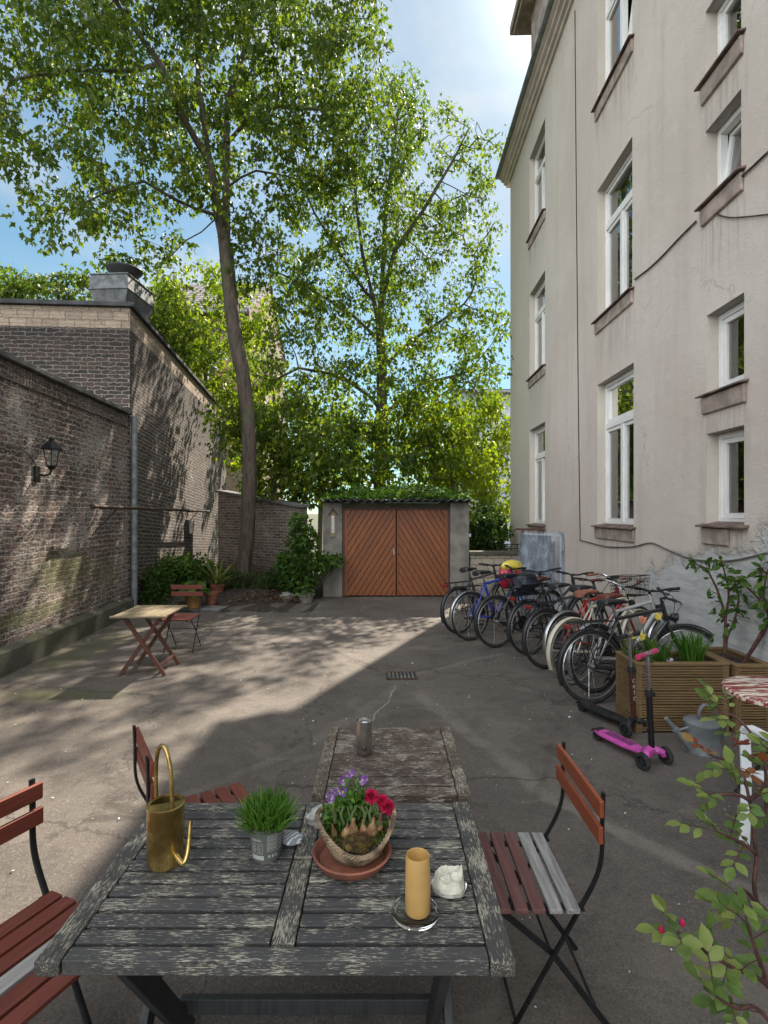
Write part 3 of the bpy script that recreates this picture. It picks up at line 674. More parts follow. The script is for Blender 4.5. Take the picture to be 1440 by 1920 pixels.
def ring(mb, a, b, c_, d_, w, y0, y1, M4=None):
    f = lambda p: p
    q = MB()
    q.box(((a + b) / 2, (y0 + y1) / 2, c_ + w / 2), (b - a, y1 - y0, w)); q.box(((a + b) / 2, (y0 + y1) / 2, d_ - w / 2), (b - a, y1 - y0, w))
    q.box((a + w / 2, (y0 + y1) / 2, (c_ + d_) / 2), (w, y1 - y0, d_ - c_ - 2 * w)); q.box((b - w / 2, (y0 + y1) / 2, (c_ + d_) / 2), (w, y1 - y0, d_ - c_ - 2 * w))
    vs = [Vector(v) for v in q.v]
    if M4 is not None: vs = [M4 @ v for v in vs]
    mb.add(vs, q.f)
for (a, b, c_, d_, kind, op) in wins:
    y0 = DEP - .075; fw = .055; mb = MB()
    ring(mb, a + .004, b - .004, c_ + .004, d_ - .004, fw, y0, DEP - .001)
    zt_ = d_ - .30 * (d_ - c_); mid_ = (a + b) / 2; lights = []
    if kind == 'tall':
        mb.box((mid_, y0 + .035, zt_), (b - a - 2 * fw - .008, .085, .085)); mb.box((mid_, y0 + .036, (c_ + fw + zt_ - .043) / 2), (.075, .08, zt_ - .043 - c_ - fw - .004))
        lights = [(a + fw + .004, b - fw - .004, zt_ + .0425, d_ - fw - .004, None), (a + fw + .004, mid_ - .0375, c_ + fw + .004, zt_ - .0425, None), (mid_ + .0375, b - fw - .004, c_ + fw + .004, zt_ - .0425, op.get('tilt'))]
    else: lights = [(a + fw + .004, b - fw - .004, c_ + fw + .004, d_ - fw - .004, op.get('tilt'))]
    w = mb.build('window', M['pvc'], house, bevel=.006)
    for (p, q, r_, s_, tl) in lights:
        M4 = None
        if tl: M4 = Matrix.Translation((0, y0 + .05, r_)) @ Matrix.Rotation(R(-7), 4, 'X') @ Matrix.Translation((0, -(y0 + .05), -r_))
        sm = MB(); ring(sm, p, q, r_, s_, .05, y0 + .012, y0 + .062, M4)
        sa = sm.build('sash', M['pvc'], w, bevel=.005)
        gm = MB(); vs = [Vector((x, y0 + .04, z)) for x, z in ((p + .048, r_ + .048), (q - .048, r_ + .048), (q - .048, s_ - .048), (p + .048, s_ - .048))]
        if M4 is not None: vs = [M4 @ v for v in vs]
        gm.add(vs, [(0, 1, 2, 3)]); gm.build('pane', M['pane'], w)
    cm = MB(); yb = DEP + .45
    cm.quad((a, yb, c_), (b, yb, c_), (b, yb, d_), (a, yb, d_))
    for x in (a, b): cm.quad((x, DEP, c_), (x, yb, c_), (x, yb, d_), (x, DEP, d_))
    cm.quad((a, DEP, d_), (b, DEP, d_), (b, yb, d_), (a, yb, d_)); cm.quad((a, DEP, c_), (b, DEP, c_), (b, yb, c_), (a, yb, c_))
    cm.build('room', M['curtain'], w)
    if kind == 'tall':
        k = MB(); n = 24; lo, hi = (a + .02, a + (b - a) * (.30 if kind == 'tall' else .5))
        vs = [(lo + (hi - lo) * i / n, DEP + .10 + .018 * math.sin(i * 1.9), z) for z in (c_ + .03, d_ - .05) for i in range(n + 1)]
        k.add(vs, [(i, i + 1, n + 2 + i, n + 1 + i) for i in range(n)]); k.build('curtain', M['curtain_pale'], w, smooth=True)
    if op.get('red'):
        k = MB(); lo, hi = mid_ + .10, b - .06
        vs = [(lo + (hi - lo) * i / 20, DEP + .12 + .018 * math.sin(i * 1.7), z) for z in (c_ + .03, zt_) for i in range(21)]
        k.add(vs, [(i, i + 1, 22 + i, 21 + i) for i in range(20)]); k.build('curtain', M['curtain_red'], w, smooth=True)
    if op.get('cup'):
        k = MB(); k.lathe([(.05, 0), (.065, .13), (.06, .13), (.045, .01), (0, .01)], 16, ((a + b) / 2 - .02, DEP + .09, c_ + .06)); k.build('flower_pot', M['white_plastic'], w, smooth=True)
    s = MB(); o2 = .07
    s.prism([(-.078, c_ - .010), (DEP - .08, c_ + .03), (DEP - .08, c_ + .004), (-.078, c_ - .028)], 'x', a - o2, b + o2)
    s.build('sill', M['sillcap'], w, bevel=.004)
    s = MB(); s.prism([(-.038, c_ - .036), (-.002, c_ - .03), (-.002, c_ - .20), (-.030, c_ - .19)], 'x', a - o2 + .03, (b + o2 - .03) if not op.get('cup') else a + .38)
    s.build('apron', M['sillcol'], w, bevel=.006)
# cornice, gutter, roof, dormer
prof = [(0, 10.60), (-.05, 10.60), (-.06, 10.66), (-.12, 10.67), (-.125, 10.73), (-.19, 10.75), (-.195, 10.80), (-.26, 10.83), (-.27, 10.89), (.3, 10.90), (.3, 10.61)]
M['cornice'] = simple('pale_cornice', (.66, .575, .535), .85, 0, .1, 3)
mb = MB(); mb.prism(prof, 'x', -.28, HL); mb.build('cornice', M['cornice'], house)
mb = MB(); mb.tube([(-.30, -.30, 10.90), (HL, -.30, 10.90)], .055, 12); mb.build('gutter', M['zinc'], house, smooth=True)
mb = MB(); mb.prism([(-.25, 10.90), (1.7, 13.6), (8.3, 13.6), (10.2, 10.90)], 'x', -.1, HL); mb.build('roof', M['dark_edge'], house)
dorm = MB(); dorm.box((4.5, .55, 11.55), (2.6, 1.6, 1.28)); dm = dorm.build('dormer', M['sillcol'], house, bevel=.01)
q = MB(); q.box((4.6, .35, 12.14), (3.7, 1.75, .10)); q.box((4.6, .33, 12.27), (3.9, 1.82, .18)); q.build('dormer_roof', M['sillcol'], dm, bevel=.02)
# control joint and cables on the facade
mb = MB(); pts = [U(fac(1078, 20, .006)), U(fac(1081, 400, .006)), U(fac(1085, 800, .006)), U(fac(1088, 1012, .006))]
mb.tube(spline(pts, 4), .010, 6); mb.build('down_cable', M['twig'], house)
mb = MB(); mb.tube(spline([U(fac(x, y, .014)) for x, y in ((1086, 1012), (1105, 1017), (1140, 1025), (1185, 1025), (1220, 1018), (1250, 1030), (1290, 1046), (1330, 1052), (1380, 1050), (1440, 1036))], 4), .009, 6); mb.build('slack_cable', M['coping'], house)
mb = MB(); mb.tube(spline([U(fac(x, y, .016)) for x, y in ((1440, 285), (1405, 318), (1380, 340))], 4) , .010, 6)
mb.tube(spline([U(fac(x, y, .016)) for x, y in ((1305, 415), (1270, 450), (1240, 482), (1215, 505), (1190, 524))], 4), .010, 6)
mb.tube(spline([U(fac(x, y, .016)) for x, y in ((1322, 390), (1345, 402), (1375, 408), (1440, 402))], 4), .007, 6); mb.build('upper_cable', M['twig'], house)

# ------------------------------------------------------------------ houses beyond the gardens
M['brick_far'] = brick('far_house_brick', (.17, .10, .07), (.24, .15, .105), (.26, .16, .11), (.30, .27, .23), 0, rust=.3, bumps=.3)
M['brick_sun'] = brick('pale_house_brick', (.30, .22, .15), (.36, .27, .19), (.36, .26, .18), (.30, .27, .23), 0, rust=.3, bumps=.3)
def tiles(name, col):
    m, nt, P, tc = newmat(name); uv = tc.outputs['UV']
    w = nd(nt, 'ShaderNodeTexWave', {'Vector': uv, 'Scale': 1.0, 'Distortion': .3}, wave_type='BANDS', bands_direction='X')
    w2 = nd(nt, 'ShaderNodeTexWave', {'Vector': uv, 'Scale': .85, 'Distortion': .3}, wave_type='BANDS', bands_direction='Y')
    h = ma(nt, 'ADD', w.outputs[1], w2.outputs[1]); n = noi(nt, uv, 5, 4)
    lk(nt, mixc(nt, mr(nt, ma(nt, 'ADD', h, n), .6, 1.6), tuple(x * .45 for x in col), col), P.inputs['Base Color']); P.inputs['Roughness'].default_value = .8
    bump(nt, P, h, .8, .05); return m
M['tile_grey'] = tiles('grey_roof_tiles', (.12, .105, .10)); M['tile_red'] = tiles('red_roof_tiles', (.25, .12, .085))
M['pale_render'] = simple('pale_blue_render', (.40, .46, .57), .9, 0, .06, .8)
M['dark_win'] = simple('dark_window', (.02, .022, .026), .15, 0, .2, 3)
def far_house(name, x0, x1, y0, y1, zh, wallm, roofm, label, ridge, windows, group='houses beyond the gardens', gablex=False):
    t = empty(name, ((x0 + x1) / 2, (y0 + y1) / 2, 0), 0, label, 'house', group); w, d = x1 - x0, y1 - y0
    mb = MB()
    if gablex: mb.prism([(-w / 2, 0), (w / 2, 0), (w / 2, zh), (0, ridge), (-w / 2, zh)], 'y', -d / 2, d / 2)
    else: mb.prism([(-d / 2, 0), (d / 2, 0), (d / 2, zh), (0, ridge), (-d / 2, zh)], 'x', -w / 2, w / 2)
    uvbox(mb.build('wall', wallm, t))
    mb = MB(); e = .35; th = .16
    if gablex:
        k = (ridge - zh) / (w / 2)
        for s in (-1, 1): mb.prism([(s * (w / 2 + e), zh - e * k + .01), (0, ridge + .01), (0, ridge + th), (s * (w / 2 + e), zh - e * k + th)], 'y', -d / 2 - e, d / 2 + e)
    else:
        k = (ridge - zh) / (d / 2)
        for s in (-1, 1): mb.prism([(s * (d / 2 + e), zh - e * k + .01), (0, ridge + .01), (0, ridge + th), (s * (d / 2 + e), zh - e * k + th)], 'x', -w / 2 - .1, w / 2 + .1)
    rf = mb.build('roof', roofm, t); uvbox(rf)
    mb = MB(); mb.tube([(-w / 2, -d / 2 - e, zh - e * k + .02), (w / 2, -d / 2 - e, zh - e * k + .02)], .09, 8); mb.build('gutter', M['zinc'], t) if not gablex else None
    for (wx, wz, ww, wh) in windows:
        q = MB(); ring(q, wx - ww / 2, wx + ww / 2, wz, wz + wh, .07, -d / 2 - .03, -d / 2 + .05); q.box((wx, -d / 2 - .05, wz - .05), (ww + .2, .14, .07))
        wn = q.build('window', M['pvc'], t); q = MB(); q.box((wx, -d / 2 + .008, wz + wh / 2), (ww - .14, .05, wh - .14)); q.build('pane', M['dark_win'], wn)
    return t
far_house('brick_house', -11.5, -6.2, 25, 34, 11.1, M['brick_far'], M['tile_grey'], 'brown brick house with grey tiled roof showing behind the leaning tree trunk', 14.0, [(-1.2, 7.6, .9, 1.5), (1.2, 7.6, .9, 1.5), (-1.2, 4.2, .9, 1.5), (1.2, 4.2, .9, 1.5)])
far_house('gabled_house', -9.0, -6.0, 24.2, 24.9, 9.0, M['brick_sun'], M['tile_red'], 'sunlit tan brick gable end half hidden by leaves', 10.5, [], gablex=True) if False else None
far_house('pale_house', 4.3, 13.5, 29, 38, 8.2, M['pale_render'], M['tile_grey'], 'pale blue rendered house with dark windows seen between garage and apartment house', 9.2, [(-3.0 + 1.15 * i, z, .55, 1.2) for i in range(5) for z in (1.0, 3.9, 6.6)])
far_house('tiled_house', -26, -16.5, 27, 36, 11.6, M['pale_render'], M['tile_grey'], 'distant house with pale tiled roof above the annex at far left', 13.6, [(-2.5, 8.4, 1, 1.5), (1.5, 8.4, 1, 1.5)])
far_house('brick_side_house', -7.0, -5.0, 22.5, 24.5, 7.0, M['brick_sun'], M['tile_red'], 'low tan brick lean-to behind the garden trees', 8.2, [])

# ------------------------------------------------------------------ foliage helpers
T_MAPLE = (np.array([(0, 0, 0), (.20, .15, .03), (.42, .40, -.10), (.50, .19, .03), (1, 0, -.16), (.50, -.19, .03), (.42, -.40, -.10), (.20, -.15, .03)], float),
           [(0, 1, 7), (1, 2, 3), (1, 3, 7), (3, 5, 7), (5, 6, 7), (3, 4, 5)])
T_OVAL = (np.array([(0, 0, 0), (.28, .24, .05), (.68, .22, .03), (1, 0, -.10), (.68, -.22, .03), (.28, -.24, .05), (.5, 0, -.02)], float),
          [(0, 1, 6), (1, 2, 6), (2, 3, 6), (3, 4, 6), (4, 5, 6), (5, 0, 6)])
T_SLIM = (np.array([(0, 0, 0), (.35, .13, .04), (1, 0, -.08), (.35, -.13, .04)], float), [(0, 1, 3), (1, 2, 3)])
T_BLADE = (np.array([(0, .03, 0), (0, -.03, 0), (.4, .035, .05), (.4, -.035, .05), (.75, .022, .02), (.75, -.022, .02), (1, 0, -.10)], float),
           [(0, 1, 3), (0, 3, 2), (2, 3, 5), (2, 5, 4), (4, 5, 6)])
def leaf_mesh(name, P, D, S, tmpl, mat, parent=None, roll=None, loc=None):
    P = np.asarray(P, float); D = np.asarray(D, float); S = np.asarray(S, float); n = len(P)
    D = D / np.maximum(np.linalg.norm(D, axis=1, keepdims=True), 1e-6)
    up = RNG.normal(size=(n, 3)) * .55 + np.array([0, 0, 1.0]) if roll is None else roll
    s = np.cross(up, D); s /= np.maximum(np.linalg.norm(s, axis=1, keepdims=True), 1e-6); u = np.cross(D, s)
    tv, tf = tmpl; k = len(tv)
    V = P[:, None, :] + S[:, None, None] * (tv[None, :, 0:1] * D[:, None, :] + tv[None, :, 1:2] * s[:, None, :] + tv[None, :, 2:3] * u[:, None, :])
    V = V.reshape(-1, 3); tfa = np.array(tf); Fc = (tfa[None] + (np.arange(n) * k)[:, None, None]).reshape(-1, 3)
    me = bpy.data.meshes.new(name); me.vertices.add(len(V)); me.vertices.foreach_set('co', V.ravel())
    me.loops.add(Fc.size); me.loops.foreach_set('vertex_index', Fc.ravel().astype(np.int32))
    me.polygons.add(len(Fc)); me.polygons.foreach_set('loop_start', np.arange(0, Fc.size, 3, dtype=np.int32))
    me.update(calc_edges=True); me.materials.append(mat)
    o = bpy.data.objects.new(name, me); COL.objects.link(o)
    if parent: o.parent = parent
    if loc is not None: o.location = loc
    return o

def grow(chains, blobs, natt, step=.35, infl=2.4, kill=.55, maxit=90, up=.12, seed=1):
    """space colonisation: chains = list of polylines (first = trunk); returns nodes, parents"""
    r = np.random.default_rng(seed); pos = []; par = []
    for ch in chains:
        pts = [Vector(p) for p in ch]; out = [pts[0]]
        for a, b in zip(pts, pts[1:]):
            k = max(1, int((b - a).length / step)); out += [a.lerp(b, (i + 1) / k) for i in range(k)]
        start = -1
        if pos:
            start = min(range(len(pos)), key=lambda i: (pos[i] - out[0]).length); out = out[1:]
        for p in out: pos.append(p); par.append(start); start = len(pos) - 1
    ntr = len(pos); att = []
    vols = np.array([b[1][0] * b[1][1] * b[1][2] * (b[2] if len(b) > 2 else 1) for b in blobs]); vols = vols / vols.sum()
    for b, v in zip(blobs, vols):
        m = max(8, int(natt * v)); q = r.normal(size=(m, 3)); q /= np.linalg.norm(q, axis=1, keepdims=True)
        q *= (r.random(m) ** .42)[:, None]; att += [Vector(b[0]) + Vector((x * b[1][0], y * b[1][1], z * b[1][2])) for x, y, z in q]
    alive = list(range(len(att)))
    for it in range(maxit):
        kd = kdtree.KDTree(len(pos))
        for i, p in enumerate(pos): kd.insert(p, i)
        kd.balance(); pull = {}; keep = []
        for a in alive:
            _, i, d = kd.find(att[a])
            if d < kill: continue
            keep.append(a)
            if d < infl or it < 12: pull.setdefault(i, []).append(a)
        alive = keep
        if not pull: break
        for i, l in pull.items():
            v = Vector()
            for a in l: v += (att[a] - pos[i]).normalized()
            v = v.normalized() + Vector((r.normal() * .12, r.normal() * .12, up)); v.normalize()
            p = pos[i] + v * step; pos.append(p); par.append(i)
    return pos, par, ntr

def branch_mesh(name, pos, par, rbase, mat, parent, tip=.006, ex=2.35, origin=Vector()):
    n = len(pos); ch = [[] for _ in range(n)]
    for i, p in enumerate(par):
        if p >= 0: ch[p].append(i)
    w = [0.0] * n
    for i in range(n - 1, -1, -1):
        w[i] = max(w[i], tip ** ex) if not ch[i] else w[i]
        if par[i] >= 0: w[par[i]] += w[i]
    k = rbase / (w[0] ** (1 / ex)); rad = [max(tip, k * x ** (1 / ex)) if k < 1 else (x ** (1 / ex)) * (1 + (k - 1) * (x / w[0]) ** .35) for x in w]
    mb = MB(); stack = [(0, None)]
    while stack:
        i, pr = stack.pop(); pts = []; rs = []
        if pr is not None: pts.append(pos[pr] - origin); rs.append(min(rad[pr], rad[i] * 1.25))
        while True:
            pts.append(pos[i] - origin); rs.append(rad[i])
            if not ch[i]: break
            c = sorted(ch[i], key=lambda q: -w[q])
            for q in c[1:]: stack.append((q, i))
            i = c[0]
        if len(pts) > 1: mb.tube(pts, rs, 9 if max(rs) > .06 else (6 if max(rs) > .025 else 4), cap=False)
    me = bpy.data.meshes.new(name); me.from_pydata(mb.v, [], mb.f); me.update(); me.materials.append(mat)
    me.polygons.foreach_set('use_smooth', [True] * len(me.polygons))
    o = bpy.data.objects.new(name, me); COL.objects.link(o); o.parent = parent
    return rad, ch

def tree(label, base, chains, blobs, natt, nleaf, lsize, leafm, barkm, rbase, seed, tip=.006, step=.35, group='trees behind the courtyard', name='broadleaf_tree',
         kill=.55, tmpl=T_MAPLE, thin=.035, spread=.24, droop=.8, up=.12, cat='tree', fade=lambda p: 1.0):
    base = Vector(base); t = empty(name, base, 0, label, cat, group)
    pos, par, ntr = grow(chains, blobs, natt, step, 2.6, kill, 90, up, seed)
    rad, ch = branch_mesh('trunk', pos, par, rbase, barkm, t, tip, origin=base)
    idx = [i for i in range(ntr, len(pos)) if rad[i] < thin]
    r = np.random.default_rng(seed + 50)
    clump = np.array([(max(0, mnoise.noise(pos[i] * .85 + Vector((seed, 0, 0))) + .30) + .004) * (1.0 if not ch[i] else .22) for i in idx])
    clump = clump * np.array([fade(pos[i]) for i in idx])
    nc = min(len(idx), max(40, nleaf // 34)); sel = r.choice(len(idx), nc, p=clump / clump.sum(), replace=False) if (clump > 0).sum() >= nc else np.arange(len(idx)); pick = sel[r.integers(0, len(sel), nleaf)]
    B = np.array([pos[idx[k]] for k in pick]) - np.array(base)
    tw = (.55 + .9 * r.random(len(pos)))[np.array(idx)[pick]]; off = r.normal(size=(nleaf, 3)); off *= (spread * tw * r.random(nleaf) ** .3 / np.linalg.norm(off, axis=1) * 1.7)[:, None]; off[:, 2] = off[:, 2] * .8 - spread * .45
    D = off + r.normal(size=(nleaf, 3)) * .25; D[:, 2] -= droop * (.25 + r.random(nleaf) * .6) * (spread / .2)
    S = lsize * (.55 + .75 * r.random(nleaf))
    leaf_mesh('crown', B + off, D, S, tmpl, leafm, t, roll=r.normal(size=(nleaf, 3)) + np.array([0, 0, .35]))
    return t

# tree 1: the leaning trunk on the left
t1 = A(455, 1100, 12.0); t1.z = 0.0
def a12(x, y, d=12.0): return A(x, y, d)
tr = [t1, a12(457, 1060), a12(464, 1000), a12(468, 900), a12(466, 790), a12(455, 700), a12(440, 630), a12(430, 540), a12(424, 470), a12(410, 405)]
ch1 = [tr, [a12(410, 405), a12(392, 300, 11.9), a12(372, 150, 11.8), a12(370, -40, 11.7), a12(360, -200, 11.6)], [a12(424, 470), a12(424, 380, 12.2), a12(425, 270, 12.4), a12(424, 200, 12.5), a12(470, 60, 12.6), a12(500, -120, 12.6)],
       [a12(392, 305, 11.9), a12(340, 215, 11.5), a12(300, 120, 11.2), a12(215, 0, 10.8), a12(150, -120, 10.6)], [a12(300, 120, 11.2), a12(250, 132, 11.0), a12(120, 132, 10.6), a12(20, 150, 10.4)],
       [a12(410, 410), a12(330, 375, 11.6), a12(270, 340, 11.2), a12(200, 360, 10.9), a12(120, 400, 10.7)], [a12(424, 280, 12.4), a12(455, 235, 12.2), a12(520, 200, 12.0), a12(600, 205, 11.8), a12(650, 260, 11.7)],
       [a12(424, 345, 12.2), a12(480, 320, 12.1), a12(540, 330, 12)], [a12(405, 420, 12), a12(350, 450, 11.8), a12(300, 500, 11.6)], [a12(436, 630), a12(395, 610, 11.7), a12(365, 600, 11.5), a12(340, 602, 11.4)]]
bl1 = [((-5.4, 11.4, 9.6), (2.4, 2.2, 2.0)), ((-4.2, 11.8, 12.3), (4.0, 2.8, 2.4)), ((-2.0, 12.0, 11.3), (2.2, 2.2, 2.5)), ((-6.6, 10.8, 11.6), (1.7, 2.0, 2.2)), ((-1.0, 12.2, 13.0), (1.2, 1.6, 1.6)),
       ((-5.9, 11.3, 7.6), (1.5, 1.6, .9)), ((-1.9, 11.8, 9.4), (1.1, 1.4, 1.1), .7), ((-7.0, 10.6, 9.0), (.9, 1.2, 1.0)), ((-4.0, 11.8, 15.2), (3.8, 2.8, 2.0)), ((-4.3, 11.7, 7.4), (1.0, 1.0, .6), .6), ((-3.3, 11.7, 8.3), (1.2, .8, .9), .7), ((-2.6, 11.8, 7.6), (.9, .9, .7), .6)]
tree('tall maple with a bare leaning trunk, its crown filling the upper left', t1, ch1, bl1, 2100, 42000, .145, M['leaf_maple'], M['bark1'], .158, 11, thin=.03, spread=.20)

# tree 2: the maple behind the garage
t2 = Vector((A(712, 900, 16.2).x, 16.2, 0))
def b(x, y, d=16.2): return A(x, y, d)
ch2 = [[t2, b(712, 900), b(716, 800), b(716, 690), b(713, 620)], [b(713, 620), b(700, 560, 16.3), b(680, 480, 16.4), b(668, 380, 16.4), b(660, 260, 16.5)], [b(713, 620), b(716, 540), b(722, 420, 16), b(735, 300, 16), b(748, 200, 16)],
       [b(716, 560), b(740, 470, 16), b(790, 400, 15.9), b(850, 300, 15.8), b(880, 240, 15.7)], [b(716, 690), b(770, 640, 16), b(830, 600, 15.8), b(870, 570, 15.6)], [b(713, 640), b(660, 590, 16), b(580, 540, 15.6), b(520, 510, 15.4)],
       [b(716, 760), b(640, 705, 15.6), b(560, 690, 15), b(500, 720, 14.6)], [b(716, 790), b(620, 800, 15.5), b(540, 790, 14.8)], [b(716, 780), b(790, 720, 15.6), b(870, 700, 15)], [b(700, 570, 16.2), b(640, 480, 16), b(590, 400, 15.8), b(560, 330, 15.6)]]
bl2 = [((.2, 16, 11.2), (2.6, 2.3, 3.4)), ((1.9, 15.7, 10.6), (1.5, 1.6, 2.6), .6), ((-2.0, 15.6, 9.2), (1.6, 2, 2.6)), ((.4, 16, 13.8), (1.0, 1.0, 1.4)), ((2.2, 15.4, 6.6), (1.5, 1.8, 1.9)), ((-2.6, 15.2, 6.0), (1.7, 1.8, 1.8)),
       ((.3, 15.0, 5.0), (3.2, 2.0, 1.4), .75), ((-.4, 15.6, 7.6), (2.4, 2.0, 1.8), .7), ((2.5, 15.4, 8.6), (1.1, 1.4, 2.0), .6), ((2.6, 15.6, 12.0), (.9, 1.2, 1.0)), ((-.9, 15.8, 12.2), (1.2, 1.4, 1.2))]
tree('broad maple with several forked limbs standing directly behind the garage', t2, ch2, bl2, 2600, 25000, .14, M['leaf_maple_b'], M['bark2'], .19, 23, thin=.028, spread=.20, tip=.009, fade=lambda p: (.10 if p.x > 1.0 and p.z > 9 else .2) if p.x > .2 and p.z > 7.8 else (.5 if p.z < 6 else 1.0))

def small_tree(label, x, y, h, blobs, natt, nleaf, ls, lm, seed, rb=.09, bm='bark2', name='broadleaf_tree', **k):
    tip_ = Vector(blobs[0][0])
    ch = [[(x, y, 0), (x + .05, y, h * .35), (x * .6 + tip_.x * .4, y * .6 + tip_.y * .4, h * .6), tip_]]
    return tree(label, (x, y, 0), ch, blobs, natt, nleaf, ls, lm, M[bm], rb, seed, name=name, **k)
small_tree('yellow green sunlit tree between the leaning trunk and the brick house', -6.0, 19, 8, [((-6.3, 19, 7.6), (2.3, 1.8, 2.4)), ((-4.7, 18.6, 5.2), (1.6, 1.6, 2.0)), ((-7.5, 19, 5.2), (1.6, 1.6, 1.8)), ((-4.6, 18.6, 8.4), (1.1, 1.2, 1.5)), ((-6.2, 18.8, 9.6), (1.9, 1.2, 1.0)), ((-5.2, 18.6, 6.6), (1.4, 1.2, 1.3))], 700, 9500, .18, M['leaf_lime'], 31)
small_tree('bright sunlit tree between the garage and the corner of the apartment house', 3.1, 17.5, 5, [((3.2, 17.4, 4.2), (1.4, 1.5, 1.7)), ((2.2, 17, 3.2), (1.1, 1.3, 1.2)), ((3.7, 17.3, 2.2), (.9, 1.2, 1.3))], 380, 6000, .15, M['leaf_lime'], 33)
small_tree('green maple sapling reaching over the garden wall beside the leaning trunk', -2.9, 13.6, 4, [((-2.5, 13.3, 4.0), (1.5, 1.0, 1.1)), ((-3.6, 13.0, 3.9), (.9, .7, .5)), ((-1.5, 13.4, 3.2), (1.1, 1.0, 1.0)), ((-2.6, 13.8, 2.7), (1.2, .9, .9))], 480, 4500, .16, M['leaf_maple_b'], 35, .06)
small_tree('leafy tree of mid height rising left behind the garage roof', -.9, 15.0, 3.6, [((-.8, 14.8, 3.6), (1.7, 1.1, 1.2)), ((.9, 14.6, 3.2), (1.3, 1.0, .9)), ((-2.0, 14.7, 3.0), (1.0, 1.0, .9))], 480, 3600, .16, M['leaf_maple_b'], 37, .07)
small_tree('green shrubby tree over the right end of the garage roof', 1.9, 15.2, 3.8, [((1.9, 15.0, 3.6), (1.2, 1.1, 1.2)), ((1.2, 15.4, 4.6), (1.2, 1.0, .9)), ((2.6, 15.2, 2.2), (.7, .9, 1.0))], 380, 3400, .16, M['leaf_lime'], 39, .06)
small_tree('dark evergreen shrub behind the low block wall', 2.45, 13.6, 1.6, [((2.45, 13.5, 1.2), (.55, .6, .75)), ((2.8, 13.9, 1.6), (.4, .5, .6))], 200, 6500, .10, M['leaf_dark'], 41, .04, name='evergreen_shrub', tmpl=T_OVAL, kill=.3, step=.2, spread=.12, cat='shrub')
small_tree('tree with drooping leaves behind the ventilation hood on the annex roof', -8.5, 19.5, 9, [((-8.6, 19.0, 9.0), (1.9, 1.5, 1.3)), ((-10.6, 19, 9.2), (1.7, 1.5, 1.1)), ((-7.3, 18.6, 8.0), (1.2, 1.3, 1.5))], 420, 8500, .18, M['leaf_maple'], 43, .10)
small_tree('tree topping the far left end of the annex roof', -13.6, 19, 9, [((-13.4, 18.6, 9.4), (2.0, 1.5, .9)), ((-14.6, 18.6, 10.2), (1.0, 1.2, .7))], 260, 4200, .18, M['leaf_maple_b'], 45, .10)
small_tree('pale green tree far back between the maple and the brick house', -2.6, 22, 7, [((-2.6, 21.8, 5.2), (2.2, 1.6, 2.2)), ((-.2, 22, 4.6), (1.8, 1.5, 1.8)), ((2.0, 22.2, 4.8), (1.8, 1.4, 2.0))], 480, 4800, .20, M['leaf_lime'], 47, .10)

# moss and stonecrop on the garage roof
n = 9000; x = RNG.uniform(-1.30, 1.78, n); y = RNG.uniform(11.25, 13.6, n)
edge = np.array([mnoise.noise(Vector((a * 2.2, b_ * 1.2, 3))) for a, b_ in zip(x, y)])
hgt = np.clip(.10 + .38 * edge + .07 * (y - 11.2) - .08 * np.abs(x - .3), .012, .34); keep = (y - 11.25 > .12 - edge * .4) & ((edge > -.25) | (y > 11.6))
P = np.stack([x, y, 2.06 + .04 * (y - 11.2) + hgt * RNG.random(n)], 1)[keep]
D = RNG.normal(size=P.shape); D[:, 2] = np.abs(D[:, 2]) * .8
tag(leaf_mesh('roof_greenery', P, D, RNG.uniform(.05, .11, len(P)), T_OVAL, M['leaf_mid']), 'green stonecrop and weeds covering the garage roof', 'roof greenery', kind='stuff')

def bush(name, label, cat, base, blobs, nleaf, ls, lm, stems, sm, tmpl=T_OVAL, group=None, surf=.75, droop=.2, parent=None, seed=1):
    r = np.random.default_rng(seed); base = Vector(base)
    t = parent or empty(name, base, 0, label, cat, group); P = []; D = []
    vol = np.array([q[1][0] * q[1][1] * q[1][2] for q in blobs]) ** .8; vol /= vol.sum()
    for q, v in zip(blobs, vol):
        m = int(nleaf * v); d = r.normal(size=(m, 3)); d /= np.linalg.norm(d, axis=1, keepdims=True); rr = r.random(m) ** (1 - surf * .7)
        k = np.array([1 + .45 * mnoise.noise(Vector(e) * 2.3 + Vector((seed, q[0][0] * 3, 0))) for e in d])
        P.append(np.array(q[0]) + d * (rr * k)[:, None] * np.array(q[1])); e = d + r.normal(size=(m, 3)) * .6; e[:, 2] -= droop; D.append(e)
    P = np.concatenate(P); D = np.concatenate(D); P[:, 2] = np.maximum(P[:, 2], .01)
    leaf_mesh('foliage', P, D, ls * (.55 + .8 * r.random(len(P))), tmpl, lm, t)
    mb = MB()
    for q in blobs:
        for k in range(stems):
            c = Vector(q[0]) + Vector((r.normal() * q[1][0] * .5, r.normal() * q[1][1] * .5, q[1][2] * r.uniform(-.3, .6))); s = Vector((r.normal() * .03, r.normal() * .03, 0))
            mb.tube([s, s.lerp(c, .5) + Vector((r.normal() * .05, r.normal() * .05, .05)), c], [.012, .008, .004], 5)
    if stems: mb.build('stem', sm, t)
    return t
